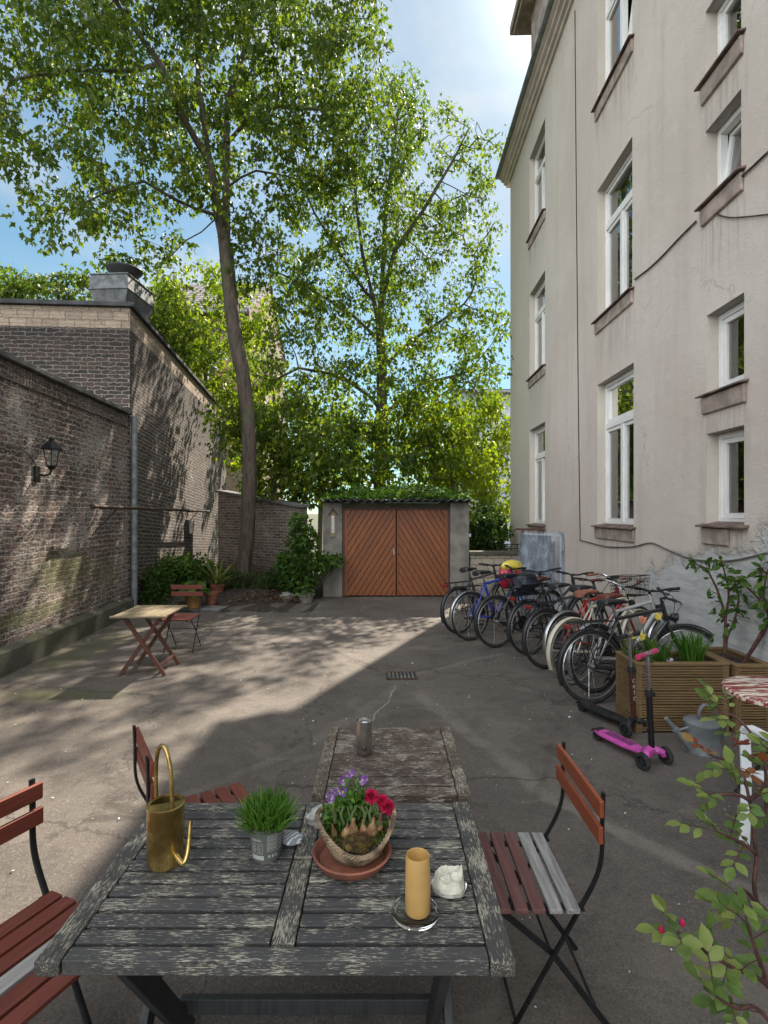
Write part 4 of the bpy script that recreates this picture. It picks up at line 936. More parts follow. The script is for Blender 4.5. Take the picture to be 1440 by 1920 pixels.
# left bed
bush('ivy_bush', 'dark ivy bush climbing the foot of the annex wall beside the downpipe', 'bush', (-4.35, 10.35, 0), [((0, 0, .35), (.30, .35, .40)), ((-.10, .8, .45), (.22, .55, .45)), ((.1, -.25, .15), (.25, .25, .22))], 3200, .075, M['leaf_dark'], 6, M['twig'], seed=3)
bush('bushy_shrub', 'round light green shrub in the bed left of the leaning trunk', 'shrub', (-3.95, 11.5, .05), [((0, 0, .45), (.38, .35, .34)), ((.32, .1, .35), (.25, .3, .28)), ((-.35, .2, .5), (.28, .3, .3))], 2600, .085, M['leaf_mid'], 8, M['twig'], seed=5)
bush('fern_shrub', 'green fern like shrub at the foot of the leaning trunk', 'shrub', (-2.9, 11.75, .02), [((0, 0, .25), (.32, .2, .22)), ((-.35, 0, .33), (.25, .2, .2))], 1000, .09, M['leaf_dark'], 5, M['twig'], tmpl=T_SLIM, seed=6)
bush('grapevine', 'leafy green vine bush reaching in front of the left garage pillar', 'vine', (-1.62, 11.05, 0), [((-.02, .05, 1.25), (.28, .25, .30)), ((.20, 0, .78), (.42, .25, .20)), ((-.28, .1, .75), (.30, .25, .28)), ((.62, .05, .80), (.20, .15, .12)), ((-.1, .05, .42), (.38, .28, .22)), ((-.12, .1, 1.6), (.16, .18, .18))], 2300, .12, M['leaf_mid'], 5, M['twig'], tmpl=T_MAPLE, seed=8)
bush('ground_shrub', 'low dark green shrub at the garden wall left of the garage', 'shrub', (-2.25, 11.75, 0), [((0, 0, .3), (.38, .25, .34)), ((.35, -.1, .2), (.25, .2, .22))], 1800, .07, M['leaf_dark'], 6, M['twig'], seed=9)
def pot(name, label, loc, r, h, mat, group='pots beside the soil bed', rim=True, soilz=None, cat='flower pot'):
    t = empty(name, loc, 0, label, cat, group); mb = MB()
    pr = [(r * .70, 0), (r * .74, .004), (r * .93, h * .80)] + ([(r * 1.04, h * .80), (r * 1.05, h), (r * .93, h)] if rim else [(r * .98, h), (r * .90, h)]) + [(r * .86, h * .84), (0, h * .84)]
    mb.lathe(pr, 28); mb.build('body', mat, t, smooth=True)
    mb = MB(); mb.lathe([(r * .86, h * .842), (r * .5, h * .87), (0, h * .88)], 20); mb.build('earth', M['soil'], t, smooth=True)
    return t
slab = MB(); slab.box((0, 0, .02), (.75, .42, .04)); tag(slab.build('paving_slab', M['coping'], bevel=.006, loc=(-3.30, 10.05, .0), rot=(0, 0, R(-8))), 'flat grey paving slab under the potted hosta', 'slab')
p1 = pot('flower_pot', 'round ochre clay pot holding a hosta with large leaves', (-3.50, 10.0, .042), .155, .27, M['ochre_pot'], rim=False)
def rosette(parent, n, L, lm, z0, tmpl, up, wmul=1, seed=1, rad=.03, name='leaves', lj=.3):
    r = np.random.default_rng(seed); a = r.uniform(0, 6.283, n); e = r.uniform(up[0], up[1], n)
    D = np.stack([np.cos(a) * np.cos(e), np.sin(a) * np.cos(e), np.sin(e)], 1); P = np.stack([np.cos(a) * rad * r.random(n), np.sin(a) * rad * r.random(n), np.full(n, z0)], 1)
    tv = tmpl[0].copy(); tv[:, 1] *= wmul
    return leaf_mesh(name, P, D, L * (1 - lj + 2 * lj * r.random(n)), (tv, tmpl[1]), lm, parent, roll=np.tile([0, 0, 1.0], (n, 1)) + r.normal(size=(n, 3)) * .15)
q = RNG
def hosta(parent, n, z0, R_, ls, seed):
    r = np.random.default_rng(seed); a = r.uniform(0, 6.283, n); rr = R_ * np.sqrt(r.random(n)); P = np.stack([rr * np.cos(a), rr * np.sin(a), z0 + .22 * (1 - (rr / R_) ** 2) + .03 * r.random(n)], 1)
    D = np.stack([np.cos(a), np.sin(a), -.1 - .4 * r.random(n)], 1); tv = T_OVAL[0].copy(); tv[:, 1] *= 1.5
    leaf_mesh('leaves', P, D, ls * (.7 + .6 * r.random(n)), (tv, T_OVAL[1]), M['leaf_mid'], parent, roll=np.tile([0, 0, 1.0], (n, 1)) + r.normal(size=(n, 3)) * .25)
    mb = MB()
    for k in range(n): mb.tube([(0, 0, z0 - .05), (P[k][0] * .5, P[k][1] * .5, P[k][2]), tuple(P[k])], .004, 4, cap=False)
    mb.build('stem', M['stem'], parent)
hosta(p1, 46, .26, .22, .15, 4)
p2 = pot('flower_pot', 'small terracotta pot standing right behind the ochre hosta pot', (-3.27, 10.32, .042), .12, .24, M['terracotta'])
p3 = pot('flower_pot', 'orange terracotta pot with a spiky yucca near the leaning trunk', (-3.42, 11.15, .08), .15, .25, M['terracotta'])
rosette(p3, 46, .62, M['leaf_yucca'], .22, T_BLADE, (.1, 1.25), 1.0, 7)
p4 = pot('flower_pot', 'broad dark clay bowl with weeds left of the garage pillar', (-1.55, 11.05 - .25, 0), .17, .18, M['concrete'])
hosta(p4, 22, .16, .16, .09, 9)
st = MB(); st.ball((0, 0, .06), (.16, .12, .10), 12, 8, .5, 3); tag(st.build('field_stone', M['stone_white'], loc=(-1.98, 11.15, 0), smooth=True), 'pale field stone on the ground left of the garage pillar', 'stone')
# litter on the bed, petals on the asphalt
n = 700; P = np.stack([RNG.uniform(-3.9, -1.5, n), RNG.uniform(10.6, 11.9, n), RNG.uniform(.12, .18, n)], 1); P[:, 2] = .03 + .11 * np.clip((P[:, 1] - 10.4), 0, 1); D = RNG.normal(size=(n, 3)); D[:, 2] *= .3
tag(leaf_mesh('leaf_litter', P, D, RNG.uniform(.04, .10, n), T_OVAL, M['leaf_litter']), 'brown fallen leaves lying on the soil bed', 'leaf litter', kind='stuff')
n = 750; P = np.stack([RNG.uniform(-4.2, 2.6, n), 1.9 + 8.5 * RNG.random(n) ** .8, np.full(n, .006)], 1); D = RNG.normal(size=(n, 3)); D[:, 2] *= .15; P[:, 2] += .004
tag(leaf_mesh('fallen_petals', P, D, RNG.uniform(.006, .020, n) * (.4 + .9 * RNG.random(n)), T_OVAL, M['petal_white'], roll=np.tile([0, 0, 1.0], (n, 1)) + RNG.normal(size=(n, 3)) * .3), 'tiny white petals and specks strewn over the asphalt', 'petals', kind='stuff')

# ------------------------------------------------------------------ tables
def slat_top(t, x0, x1, y0, y1, n, rail, mat, rmat, th=.022, z=0.0, mid=False, front=False, warp=True, seed=1, gap=.011):
    """slats along x between two rails along y; z is the top surface"""
    r = random.Random(seed); zc = z - th / 2; xi0, xi1 = x0 + rail, x1 - rail
    mb = MB(); ys = [y0 + (y1 - y0) * i / n for i in range(n + 1)]
    for i in range(n):
        a, b_ = ys[i] + gap / 2, ys[i + 1] - gap / 2
        halves = [(xi0 + .002, xi1 - .002)]
        if mid:
            hw = .031; cx = (x0 + x1) / 2 + .008
            if not (front and i == 0): halves = [(xi0 + .002, cx - hw - .002), (cx + hw + .002, xi1 - .002)]
        for (p, q) in halves:
            zz = zc + r.uniform(-.0018, .0018); tl = r.uniform(-.006, .006); sk = r.uniform(-.0025, .0025)
            mb.box(((p + q) / 2, (a + b_) / 2 + sk * .3, zz), (q - p, b_ - a - abs(sk), th), mat=Matrix.Rotation(tl, 3, 'X') @ Matrix.Rotation(sk * .6, 3, 'Z'))
    mb.build('tabletop', mat, t, bevel=.0022)
    for x in (x0 + rail / 2, x1 - rail / 2):
        q = MB(); q.box((x, (y0 + y1) / 2, zc + .0008), (rail - .003, y1 - y0, th)); q.build('rail', rmat, t, bevel=.0025)
    if mid:
        ym = y0 + (y1 - y0) * 7 / n
        for (p, q_) in ((ys[1] if front else y0, ym - .006), (ym + .006, y1)):
            q = MB(); q.box(((x0 + x1) / 2 + .008, (p + q_) / 2, zc + .0005), (.057, q_ - p - .004, th)); q.build('centre_board', rmat, t, bevel=.0025)
    q = MB()
    for y in (y0 + .10, (y0 + y1) / 2, y1 - .10): q.box(((x0 + x1) / 2, y, z - th - .012), (x1 - x0 - .10, .03, .022))
    q.build('batten', M['wood_black'], t)
TZ = .74
tab = empty('dining_table', (-.256, 1.635, 0), 0, 'large weathered dark slatted garden table with flaking paint in the foreground', 'table', 'slatted garden tables')
slat_top(tab, -.570, .568, -.355, .355, 13, .062, M['table_dark'], M['table_dark_y'], .036, TZ, mid=True, front=True, seed=4)
for sx in (-1, 1):
    for k, (ya, yb) in enumerate(((-.27, .24), (.27, -.24))):
        x = sx * (.415 + (.030 if k else 0)); q = MB(); q.bar((x, ya, .70), (x, yb, .012), .026, .065, (0, 1, 0)); q.build('leg', M['wood_black'], tab, bevel=.003)
q = MB(); q.bar((-.43, .20, .14), (.43, .20, .14), .026, .052); q.build('stretcher', M['wood_black'], tab, bevel=.003)
tb2 = empty('small_table', (.028, 2.36, 0), 0, 'small worn brown slatted table right behind the large dark table', 'table', 'slatted garden tables')
slat_top(tb2, -.302, .300, -.325, .325, 9, .052, M['table_brown'], M['table_brown_y'], .030, TZ, seed=8, gap=.008)
for sx in (-1, 1):
    for k, (ya, yb) in enumerate(((-.25, .24), (.25, -.24))):
        x = sx * (.20 + (.028 if k else 0)); q = MB(); q.bar((x, ya, .70), (x, yb, .012), .022, .045, (0, 1, 0)); q.build('leg', M['leg_brown'], tb2, bevel=.003)
q = MB(); q.bar((-.2, .18, .17), (.2, .18, .17), .022, .035); q.build('stretcher', M['leg_brown'], tb2)
tb3 = empty('folding_table', (-2.66, 6.20, 0), R(2), 'small square folding table with bleached top and reddish crossed legs by the brick wall', 'table', 'slatted garden tables')
q = MB(); r3 = random.Random(5)
for i in range(9):
    x = -.285 + .57 * (i + .5) / 9; q.box((x, 0, .669 + r3.uniform(-.001, .001)), (.057, .62, .018))
for y in (-.335, .335): q.box((0, y, .668), (.60, .045, .02))
q.build('tabletop', M['slat_tan'], tb3, bevel=.002)
q = MB()
for x in (-.20, .20): q.box((x, 0, .645), (.028, .60, .026))
q.build('batten', M['leg_brown'], tb3)
for y in (-.235, .215):
    for k, s in enumerate((-1, 1)):
        q = MB(); q.bar((s * .20, y + k * .026, .655), (-s * .245, y + k * .026, .006), .024, .042, (1, 0, 0)); q.build('leg', M['leg_brown'], tb3, bevel=.002)
q = MB(); q.bar((.185, -.23, .10), (.185, .24, .10), .018, .045, (0, 0, 1)); q.build('stretcher', M['slat_maroon'], tb3)

# ------------------------------------------------------------------ bistro chairs: x right, y forward
def chair(label, loc, face, slats, backm, w=.41, thin=1.0, name='folding_chair', metal='black_metal'):
    """face = direction the sitter looks, as an angle; slats = material per seat slat from front to back"""
    t = empty(name, loc, face - R(90), label, 'chair', 'folding bistro chairs')
    n = len(slats); mats = {}
    for i, s in enumerate(slats): mats.setdefault(s, []).append(i)
    for s, ids in mats.items():
        q = MB()
        for i in ids: q.box((0, .185 - i * .35 / (n - 1), .452), (w, .35 / (n - 1) - .013, .016))
        o = q.build('seat', M[s], t, bevel=.003)
        if len(mats) > 1: o['label'] = 'bare grey seat slats' if s == 'slat_grey' else 'red stained seat slats'
    q = MB()
    for x in (-w * .40, w * .40): q.bar((x, .205, .438), (x, -.165, .438), .022 * thin, .011)
    q.tube([(-w * .46, -.185, .44), (w * .46, -.185, .44)], .006 * thin, 6); q.tube([(-w * .40, .10, .43), (w * .40, .10, .43)], .005, 6)
    for x in (-w * .44, w * .44): q.box((x, -.178, .449), (.03, .055, .008))
    q.build('seat_frame', M[metal], t)
    for s in (-1, 1):
        x = s * w * .455
        pts = spline([(x, -.272, .845), (x, -.268, .74), (x, -.266, .63), (x, -.245, .55), (x, -.195, .455), (x, -.10, .285), (x, .02, .07), (x, .06, .004)], 4)
        q = MB()
        q.tube(pts, .0115 * thin, 8, flat=.6); q.build('leg', M[metal], t, smooth=True)
        x2 = s * w * .405; q = MB(); q.bar((x2, .085, .436), (x2, -.10, .285), .009 * thin, .020 * thin, (0, 1, 0)); q.bar((x2, -.10, .285), (x2, -.315, .003), .009 * thin, .020 * thin, (0, 1, 0)); q.build('leg', M[metal], t)
    q = MB(); q.tube([(-w * .40, -.265, .068), (w * .40, -.265, .068)], .006 * thin, 6); q.build('stretcher', M[metal], t)
    q = MB(); q.tube([(-w * .45, .025, .06), (w * .45, .025, .06)], .006 * thin, 6); q.build('stretcher', M[metal], t)
    q = MB(); q.tube([(-w * .46, -.10, .285), (w * .46, -.10, .285)], .005 * thin, 6); q.build('pivot_rod', M[metal], t)
    for z in (.80, .712):
        q = MB(); q.box((0, -.258 + (.845 - z) * .03, z), (w + .015, .016, .058)); q.build('backrest', M[backm], t, bevel=.003)
    return t
chair('folding chair with two bare grey seat slats, standing right of the large dark table', (.475, 2.055, 0), R(180), ['slat_maroon'] * 5 + ['slat_grey'] * 2, 'slat_orange', w=.445)
chair('folding chair with red backrest cut off by the left edge, tucked under the large table', (-1.085, 1.66, 0), math.atan2(-.40, .92), ['slat_red', 'slat_red', 'slat_grey', 'slat_red', 'slat_red', 'slat_red'], 'slat_red', w=.42)
chair('folding chair seen edge on behind the brass watering can', (-.79, 2.42, 0), math.atan2(.53, .85), ['slat_red'] * 6, 'slat_red', w=.40)
chair('red folding chair standing between the small folding table and the potted plants', (-2.62, 6.98, 0), R(-90), ['slat_red'] * 6, 'slat_red', w=.405, thin=.7)

# ------------------------------------------------------------------ things on the big table
def on(px, py, Z=TZ): return W(px, py, Z)
# brass watering can
p = (-.660, 1.645, TZ + .002); t = empty('watering_can', p, R(20), 'tall slim tarnished brass watering can standing on the dark table', 'watering can')
mb = MB(); r_ = .054; h_ = .178
mb.lathe([(0, 0), (r_ * .93, .001), (r_, .012), (r_, h_ - .004), (r_ * 1.03, h_), (r_ * .985, h_ + .001), (r_ * .97, h_ - .004), (r_ * .95, .05), (0, .05)], 36); mb.build('body', M['brass'], t, smooth=True)
mb = MB(); vs = []; fs = []; n = 36            # top disc with a half moon opening at the back
for i in range(n + 1):
    a = math.pi + math.pi * i / n; vs.append((r_ * .97 * math.cos(a), r_ * .97 * math.sin(a), h_ - .002))
vs += [(r_ * .97 * math.cos(math.pi * i / n), r_ * .97 * math.sin(math.pi * i / n), h_ - .002) for i in range(n + 1)]
vs += [(r_ * .80 * math.cos(math.pi * i / n), r_ * .75 * math.sin(math.pi * i / n) + r_ * .10, h_ - .002) for i in range(n + 1)]
fs = [tuple(range(n + 1))] + [(n + 1 + i, n + 2 + i, 2 * n + 3 + i, 2 * n + 2 + i) for i in range(n)]
vs += [(r_ * .80, r_ * .10, h_ - .002), (-r_ * .80, r_ * .10, h_ - .002)]; k = len(vs)
fs.append((n, n + 1, k - 2)); fs.append((0, 2 * n + 1, k - 1)); fs.append((0, k - 1, k - 2, n))
mb.add(vs, fs); mb.build('lid', M['brass'], t)
mb = MB(); mb.lathe([(r_ * .92, h_ - .02), (r_ * .92, .06), (0, .06)], 30); mb.build('inside_shade', M['black_metal'], t)  # black liner paints the shade inside the brass can
mb = MB(); mb.tube(spline([(-.028, .050, h_ - .02), (-.030, .052, h_ + .06), (-.026, .042, h_ + .13), (-.014, .018, h_ + .168), (.002, -.008, h_ + .160), (.014, -.026, h_ + .11), (.018, -.032, h_ + .03), (.018, -.032, h_ - .01)], 6), .0062, 10); mb.build('handle', M['brass'], t, smooth=True)
mb = MB(); mb.tube(spline([(.030, -.044, .040), (.040, -.064, .034), (.050, -.078, .032), (.060, -.074, .05), (.066, -.060, .085), (.070, -.045, .135)], 5), [.008] * 10 + [.0068] * 16, 10); mb.build('spout', M['brass'], t, smooth=True)
# chives in a printed pot
p = on(500, 1603); t = empty('herb_pot', (p.x, p.y, TZ + .002), R(-8), 'grey plastic pot of chives with white print and a barcode', 'herb pot')
mb = MB(); pr = [(0, .002), (.040, .002), (.043, .0), (.0445, .006), (.0555, .098), (.0585, .099), (.0590, .104), (.0545, .104), (.052, .088), (0, .088)]; mb.lathe(pr, 40); mb.build('pot', M['pot_grey'], t, smooth=True)
def on_pot(mb, a0, a1, z0, z1, off=.0008, k=6):
    R_ = lambda z: .0445 + (.0555 - .0445) * (z - .006) / .092 + off
    vs = [(R_(z) * math.cos(a0 + (a1 - a0) * i / k), R_(z) * math.sin(a0 + (a1 - a0) * i / k), z) for z in (z0, z1) for i in range(k + 1)]
    mb.add(vs, [(i, i + 1, k + 2 + i, k + 1 + i) for i in range(k)])
mb = MB(); b0 = R(-66)
for i in range(11): on_pot(mb, b0, b0 + R(30), .040 + i * .0042, .040 + i * .0042 + (.0012, .0022, .0016)[i % 3])
for z in (.036, .088): on_pot(mb, b0 - R(2), b0 + R(32), z, z + .001)
for a in (b0 - R(2), b0 + R(31)): on_pot(mb, a, a + R(1.2), .036, .088, k=1)
c0 = R(-128)
for z in (.030, .060): on_pot(mb, c0, c0 + R(44), z, z + .0012)
for a in (c0, c0 + R(43)): on_pot(mb, a, a + R(1.2), .030, .060, k=1)
on_pot(mb, c0 - R(4), c0 + R(48), .010, .024)
for i in range(5): on_pot(mb, c0 + R(6), c0 + R(16 + 4 * (i % 3)), .034 + i * .0048, .036 + i * .0048, k=2); on_pot(mb, c0 + R(26), c0 + R(36), .034 + i * .0048, .0355 + i * .0048, k=2)
for i in range(7): on_pot(mb, c0 + R(3 + i * 5.4), c0 + R(6.6 + i * 5.4), .069, .074 + .003 * (i % 2), k=1)
for i in range(3): on_pot(mb, b0 + R(2 + i * 13), b0 + R(9 + i * 13), .016, .025, k=2)
for i in range(6): on_pot(mb, b0 + R(36), b0 + R(58), .034 + .009 * i, .0362 + .009 * i, k=3)
mb.build('print', M['white_print'], t)
n = 900; a = RNG.uniform(0, 6.283, n); rr = .05 * np.sqrt(RNG.random(n)); el = RNG.uniform(.62, 1.5, n)
D = np.stack([np.cos(a) * np.cos(el) * (.4 + .55 * rr / .05), np.sin(a) * np.cos(el) * (.4 + .55 * rr / .05), np.sin(el)], 1); D += RNG.normal(size=D.shape) * .12
Pp = np.stack([rr * np.cos(a), rr * np.sin(a), np.full(n, .086)], 1)
bl = (T_BLADE[0] * np.array([1, .55, 1.6]), T_BLADE[1])
leaf_mesh('chives', Pp, D, RNG.uniform(.06, .095, n) + .045 * (1 - rr / .05), bl, M['leaf_grass'], t, roll=RNG.normal(size=(n, 3)))
# stones
mb = MB(); mb.ball((0, 0, .016), (.036, .028, .018), 20, 12, .25, 5)
def vein_mat():
    m, nt, P, tc = newmat('veined_stone'); v = tc.outputs['Object']
    w = nd(nt, 'ShaderNodeTexWave', {'Vector': mapv(nt, v, (18, 40, 40), rot=(0, 0, .5)), 'Scale': 1.0, 'Distortion': 5.0, 'Detail': 3}, wave_type='BANDS')
    lk(nt, mixc(nt, mr(nt, w.outputs[1], .78, .95), mixc(nt, noi(nt, v, 60, 4), (.16, .18, .20), (.30, .33, .35)), (.68, .70, .70)), P.inputs['Base Color']); P.inputs['Roughness'].default_value = .55; return m
p = on(548, 1582); tag(mb.build('pebble', vein_mat(), loc=(p.x, p.y, TZ + .001), smooth=True), 'flat blue grey pebble with white veins beside the chives pot', 'stone')
mb = MB(); mb.ball((0, 0, .026), (.042, .034, .030), 18, 12, .5, 9); p = on(600, 1545); tag(mb.build('rock', M['stone_white'], loc=(p.x, p.y, TZ), rot=(0, 0, .6), smooth=True), 'speckled pale rock left of the flower basket', 'stone')
# saucer and basket
p = on(660, 1612); sau = empty('clay_saucer', (p.x, p.y, TZ + .001), 0, 'round terracotta saucer under the wicker flower basket', 'saucer')
mb = MB(); mb.lathe([(0, .001), (.098, .001), (.104, .004), (.118, .026), (.121, .031), (.116, .034), (.110, .031), (.098, .010), (0, .009)], 44); mb.build('dish', M['terracotta'], sau, smooth=True)
bk = empty('flower_basket', (p.x + .012, p.y + .012, TZ + .012), R(12), 'shell shaped wicker basket planted with violas, bulbs and red ranunculus', 'flower basket')
mb = MB()
def bask(a, f):                                      # rim lifts at the sides, dips in front
    lift = .026 * (math.cos(a) ** 2) + .012 * max(0, math.sin(a)) - .008 * max(0, -math.sin(a)); rr = .062 + (.050 - .008 * max(0, -math.sin(a))) * f ** .8
    return Vector((rr * 1.06 * math.cos(a), rr * math.sin(a), .004 + (.062 + lift * 2) * f))
for k in range(11):
    f = (k + .2) / 10.8; ph = k * math.pi
    mb.tube([bask(2 * math.pi * i / 72, f) * (1 + .022 * math.sin(24 * 2 * math.pi * i / 72 / 2 + ph)) for i in range(72)], .0042, 6, closed=True)
mb.lathe([(0, .002), (.064, .002), (.066, .006), (0, .007)], 24); mb.build('weave', M['wicker'], bk, smooth=True)
mb = MB()
for s in (0, 1, 2):
    mb.tube([bask(2 * math.pi * i / 120, 1) + Vector((math.cos(2 * math.pi * i / 120) * math.cos(22 * 2 * math.pi * i / 120 + s * 2.1), math.sin(2 * math.pi * i / 120) * math.cos(22 * 2 * math.pi * i / 120 + s * 2.1), .9 * math.sin(22 * 2 * math.pi * i / 120 + s * 2.1))) * .0050 for i in range(120)], .0036, 5, closed=True)
mb.build('braided_rim', M['wicker'], bk, smooth=True)
mb = MB(); mb.lathe([(.098, .050), (.06, .062), (0, .066)], 24); mb.build('earth', M['soil'], bk, smooth=True)
n = 1500; a = RNG.uniform(0, 6.283, n); rr = .098 * np.sqrt(RNG.random(n)); Pm = np.stack([rr * np.cos(a), rr * np.sin(a), .060 + .012 * RNG.random(n)], 1); keep = (Pm[:, 1] < .02)
Dm = RNG.normal(size=Pm.shape); Dm[:, 2] = np.abs(Dm[:, 2]) + .4
leaf_mesh('moss', Pm[keep], Dm[keep], RNG.uniform(.006, .013, keep.sum()), T_SLIM, M['leaf_lime'], bk)
mb = MB(); mb.ball((-.008, -.062, .066), (.046, .026, .024), 18, 10, .5, 2); mb.build('dry_moss', M['moss_dry'], bk, smooth=True)
n = 900; d = RNG.normal(size=(n, 3)); d /= np.linalg.norm(d, axis=1, keepdims=True); d[:, 2] = np.abs(d[:, 2])
leaf_mesh('dry_moss', np.array([-.008, -.062, .066]) + d * np.array([.046, .026, .024]), d + RNG.normal(size=d.shape) * .5, RNG.uniform(.004, .009, n), T_SLIM, M['moss_dry'], bk)
def onion(c, s, tl): 
    q = MB(); q.lathe([(0, -.002), (.010, .0), (.017, .010), (.0175, .018), (.012, .032), (.006, .042), (.0045, .056), (0, .057)], 14, c, sx=s, sy=s, mat=Matrix.Rotation(tl, 3, 'Y') @ Matrix.Scale(s, 3)); return q
for (x, y, s, tl) in ((-.066, -.008, .9, -.2), (-.040, -.020, 1.0, .25), (-.016, -.022, 1.25, .1), (.020, -.022, 1.05, -.05), (.042, -.026, 1.2, .15), (.066, -.004, 1.1, .2), (.052, .006, .9, 0)):
    onion(Vector((x, y, .062)), s * .85, tl).build('bulb', M['bulb'], bk, smooth=True)
mb = MB()
for (x, y) in ((-.066, -.008), (-.04, -.02), (-.016, -.022), (.02, -.022), (.042, -.026), (.066, -.004)):
    for k in range(3): mb.tube([(x, y, .105), (x + random.uniform(-.01, .01), y + .005, .13), (x + random.uniform(-.02, .02), y + .015, .15)], [.004, .003, .002], 6)
heads = [(-.078, .052, .165), (-.062, .058, .168), (-.048, .06, .172), (-.036, .05, .172), (-.022, .05, .160), (-.030, .075, .196), (-.020, .08, .206), (-.008, .085, .214), (.030, .075, .190), (.040, .078, .192), (-.07, .045, .158)]
for h in heads: mb.tube(spline([(h[0] * .5, .035, .06), (h[0] * .8, h[1] * .8, h[2] * .7), (h[0], h[1] + .006, h[2])], 4), .0013, 5)
reds = [(.052, .022, .158, .021), (.086, .018, .142, .019), (.100, .008, .128, .021)]
for h in reds: mb.tube(spline([(h[0] * .6, h[1], .06), (h[0] * .8, h[1], h[2] * .65), h[:3]], 4), .0024, 6)
mb.build('stem', M['stem'], bk, smooth=True)
M['leaf_chive'] = leafmat('fresh_leaves', (.06, .15, .025), (.10, .21, .035), (.15, .25, .05), .35, .5)
n = 1800; c = np.array([[-.045, .035, .11], [-.010, .045, .135], [-.06, .03, .095], [.025, .04, .11]])[RNG.integers(0, 4, n)]
leaf_mesh('leaves', c + RNG.normal(size=(n, 3)) * np.array([.018, .014, .024]), RNG.normal(size=(n, 3)) + np.array([0, -.3, .2]), RNG.uniform(.012, .023, n), T_OVAL, M['leaf_chive'], bk)
n = 60; leaf_mesh('leaves', np.array([.040, .012, .098]) + RNG.normal(size=(n, 3)) * np.array([.034, .014, .018]), RNG.normal(size=(n, 3)) * .6 + np.array([.2, -.7, -.2]), RNG.uniform(.018, .036, n), T_MAPLE, M['leaf_mid'], bk)
def viola(h, s=.011):
    ang = [R(90 + 38), R(90 - 38), R(200), R(-20), R(270)]
    return [(Vector(h), Vector((math.cos(a), -.55, math.sin(a) * .8)), s * (1.15 if k == 4 else 1)) for k, a in enumerate(ang)]
L = [q_ for h in heads for q_ in viola((h[0] + random.uniform(-.004, .004), h[1] - .004, h[2]), random.uniform(.014, .018))]
wide = (T_OVAL[0] * np.array([1, 1.9, 1]), T_OVAL[1])
leaf_mesh('viola_flower', [q_[0] for q_ in L], [q_[1] for q_ in L], [q_[2] for q_ in L], wide, M['violet'], bk, roll=np.tile([0, -1.0, .3], (len(L), 1)))
L = [(Vector(h) + Vector((0, -.007, -.001)), Vector((math.cos(a), -.4, math.sin(a))), .005) for h in heads for a in (0, 2, 4)] + viola((-.021, .042, .152), .010)
leaf_mesh('viola_eye', [q_[0] for q_ in L], [q_[1] for q_ in L], [q_[2] for q_ in L], wide, M['yellow'], bk, roll=np.tile([0, -1.0, .3], (len(L), 1)))
for h in reds:
    Pq = []; Dq = []; Sq = []
    for k in range(95):
        f = k / 95; a = k * 2.4; el = 1.45 - 1.9 * f; ax = Vector((math.cos(a) * math.cos(el), math.sin(a) * math.cos(el), math.sin(el)))
        ax = Matrix.Rotation(R(35), 3, 'X') @ ax; Pq.append(Vector(h[:3]) + ax * h[3] * .25); Dq.append(ax + Vector((0, 0, .25))); Sq.append(h[3] * (.55 + .5 * f))
    leaf_mesh('red_flower', Pq, Dq, Sq, wide, M['crimson'], bk)
# candle on glass coaster, spent white candle in glass dish
p = on(779, 1716); t = empty('glass_coaster', (p.x, p.y, TZ + .001), 0, 'thick round clear glass coaster under the tall yellow candle', 'coaster')
mb = MB(); mb.lathe([(0, 0), (.052, 0), (.061, .004), (.0635, .012), (.0615, .0175), (.056, .0175), (.051, .009), (.03, .0075), (0, .0075)], 48); mb.build('dish', M['glass'], t, smooth=True)
cn = empty('pillar_candle', (p.x + .006, p.y + .002, TZ + .0095), 0, 'tall honey yellow pillar candle burnt hollow at the top', 'candle')
mb = MB(); mb.lathe([(0, 0), (.031, 0), (.033, .003), (.0335, .06), (.0325, .118), (.0315, .144), (.030, .149), (.0285, .1485), (.027, .13), (.025, .105), (.012, .100), (0, .100)], 40); mb.build('wax', M['candle'], cn, smooth=True)
mb = MB(); mb.tube([(.001, 0, .0995), (.002, .001, .107), (.004, .002, .112)], .0012, 6); mb.build('wick', M['black_plastic'], cn)
p = on(842, 1668); t = empty('glass_dish', (p.x, p.y, TZ + .001), 0, 'shallow clear glass dish holding the melted white candle', 'dish')
mb = MB(); mb.lathe([(0, 0), (.042, 0), (.049, .004), (.052, .012), (.050, .016), (.046, .015), (.042, .007), (0, .006)], 40); mb.build('dish', M['glass'], t, smooth=True)
mb = MB(); n, m_ = 80, 26; vs = []; fs = []                        # collapsed wax cup with torn rim
for i in range(m_ + 1):
    f = i / m_
    for j in range(n):
        a = 2 * math.pi * j / n; q_ = mnoise.noise(Vector((math.cos(a) * 1.6, math.sin(a) * 1.6, f * 1.5)))
        top = .036 + .010 * mnoise.noise(Vector((math.cos(a) * 1.2 + 5, math.sin(a) * 1.2, 0))) + .016 * max(0, math.cos(a - .1)) ** 14
        if f < .6: g = f / .6; rr = .046 - .008 * g + .004 * q_; z = .001 + top * g
        else: g = (f - .6) / .4; rr = (.038 + .004 * q_) * (1 - g) ** .8; z = .001 + top * (1 - g) + .036 * g - .012 * math.sin(g * 3.14) + .012 * mnoise.noise(Vector((math.cos(a) * 5 * (1 - g), math.sin(a) * 5 * (1 - g), 2)))
        vs.append((rr * math.cos(a), rr * math.sin(a), z))
for i in range(m_):
    for j in range(n): fs.append((i * n + j, i * n + (j + 1) % n, (i + 1) * n + (j + 1) % n, (i + 1) * n + j))
fs.append(tuple(range(n)))
tag(mb.add(vs, fs).build('melted_candle', M['wax_white'], loc=(p.x, p.y, TZ + .0085), smooth=True), 'collapsed white candle stump with torn rim in a glass dish', 'candle')
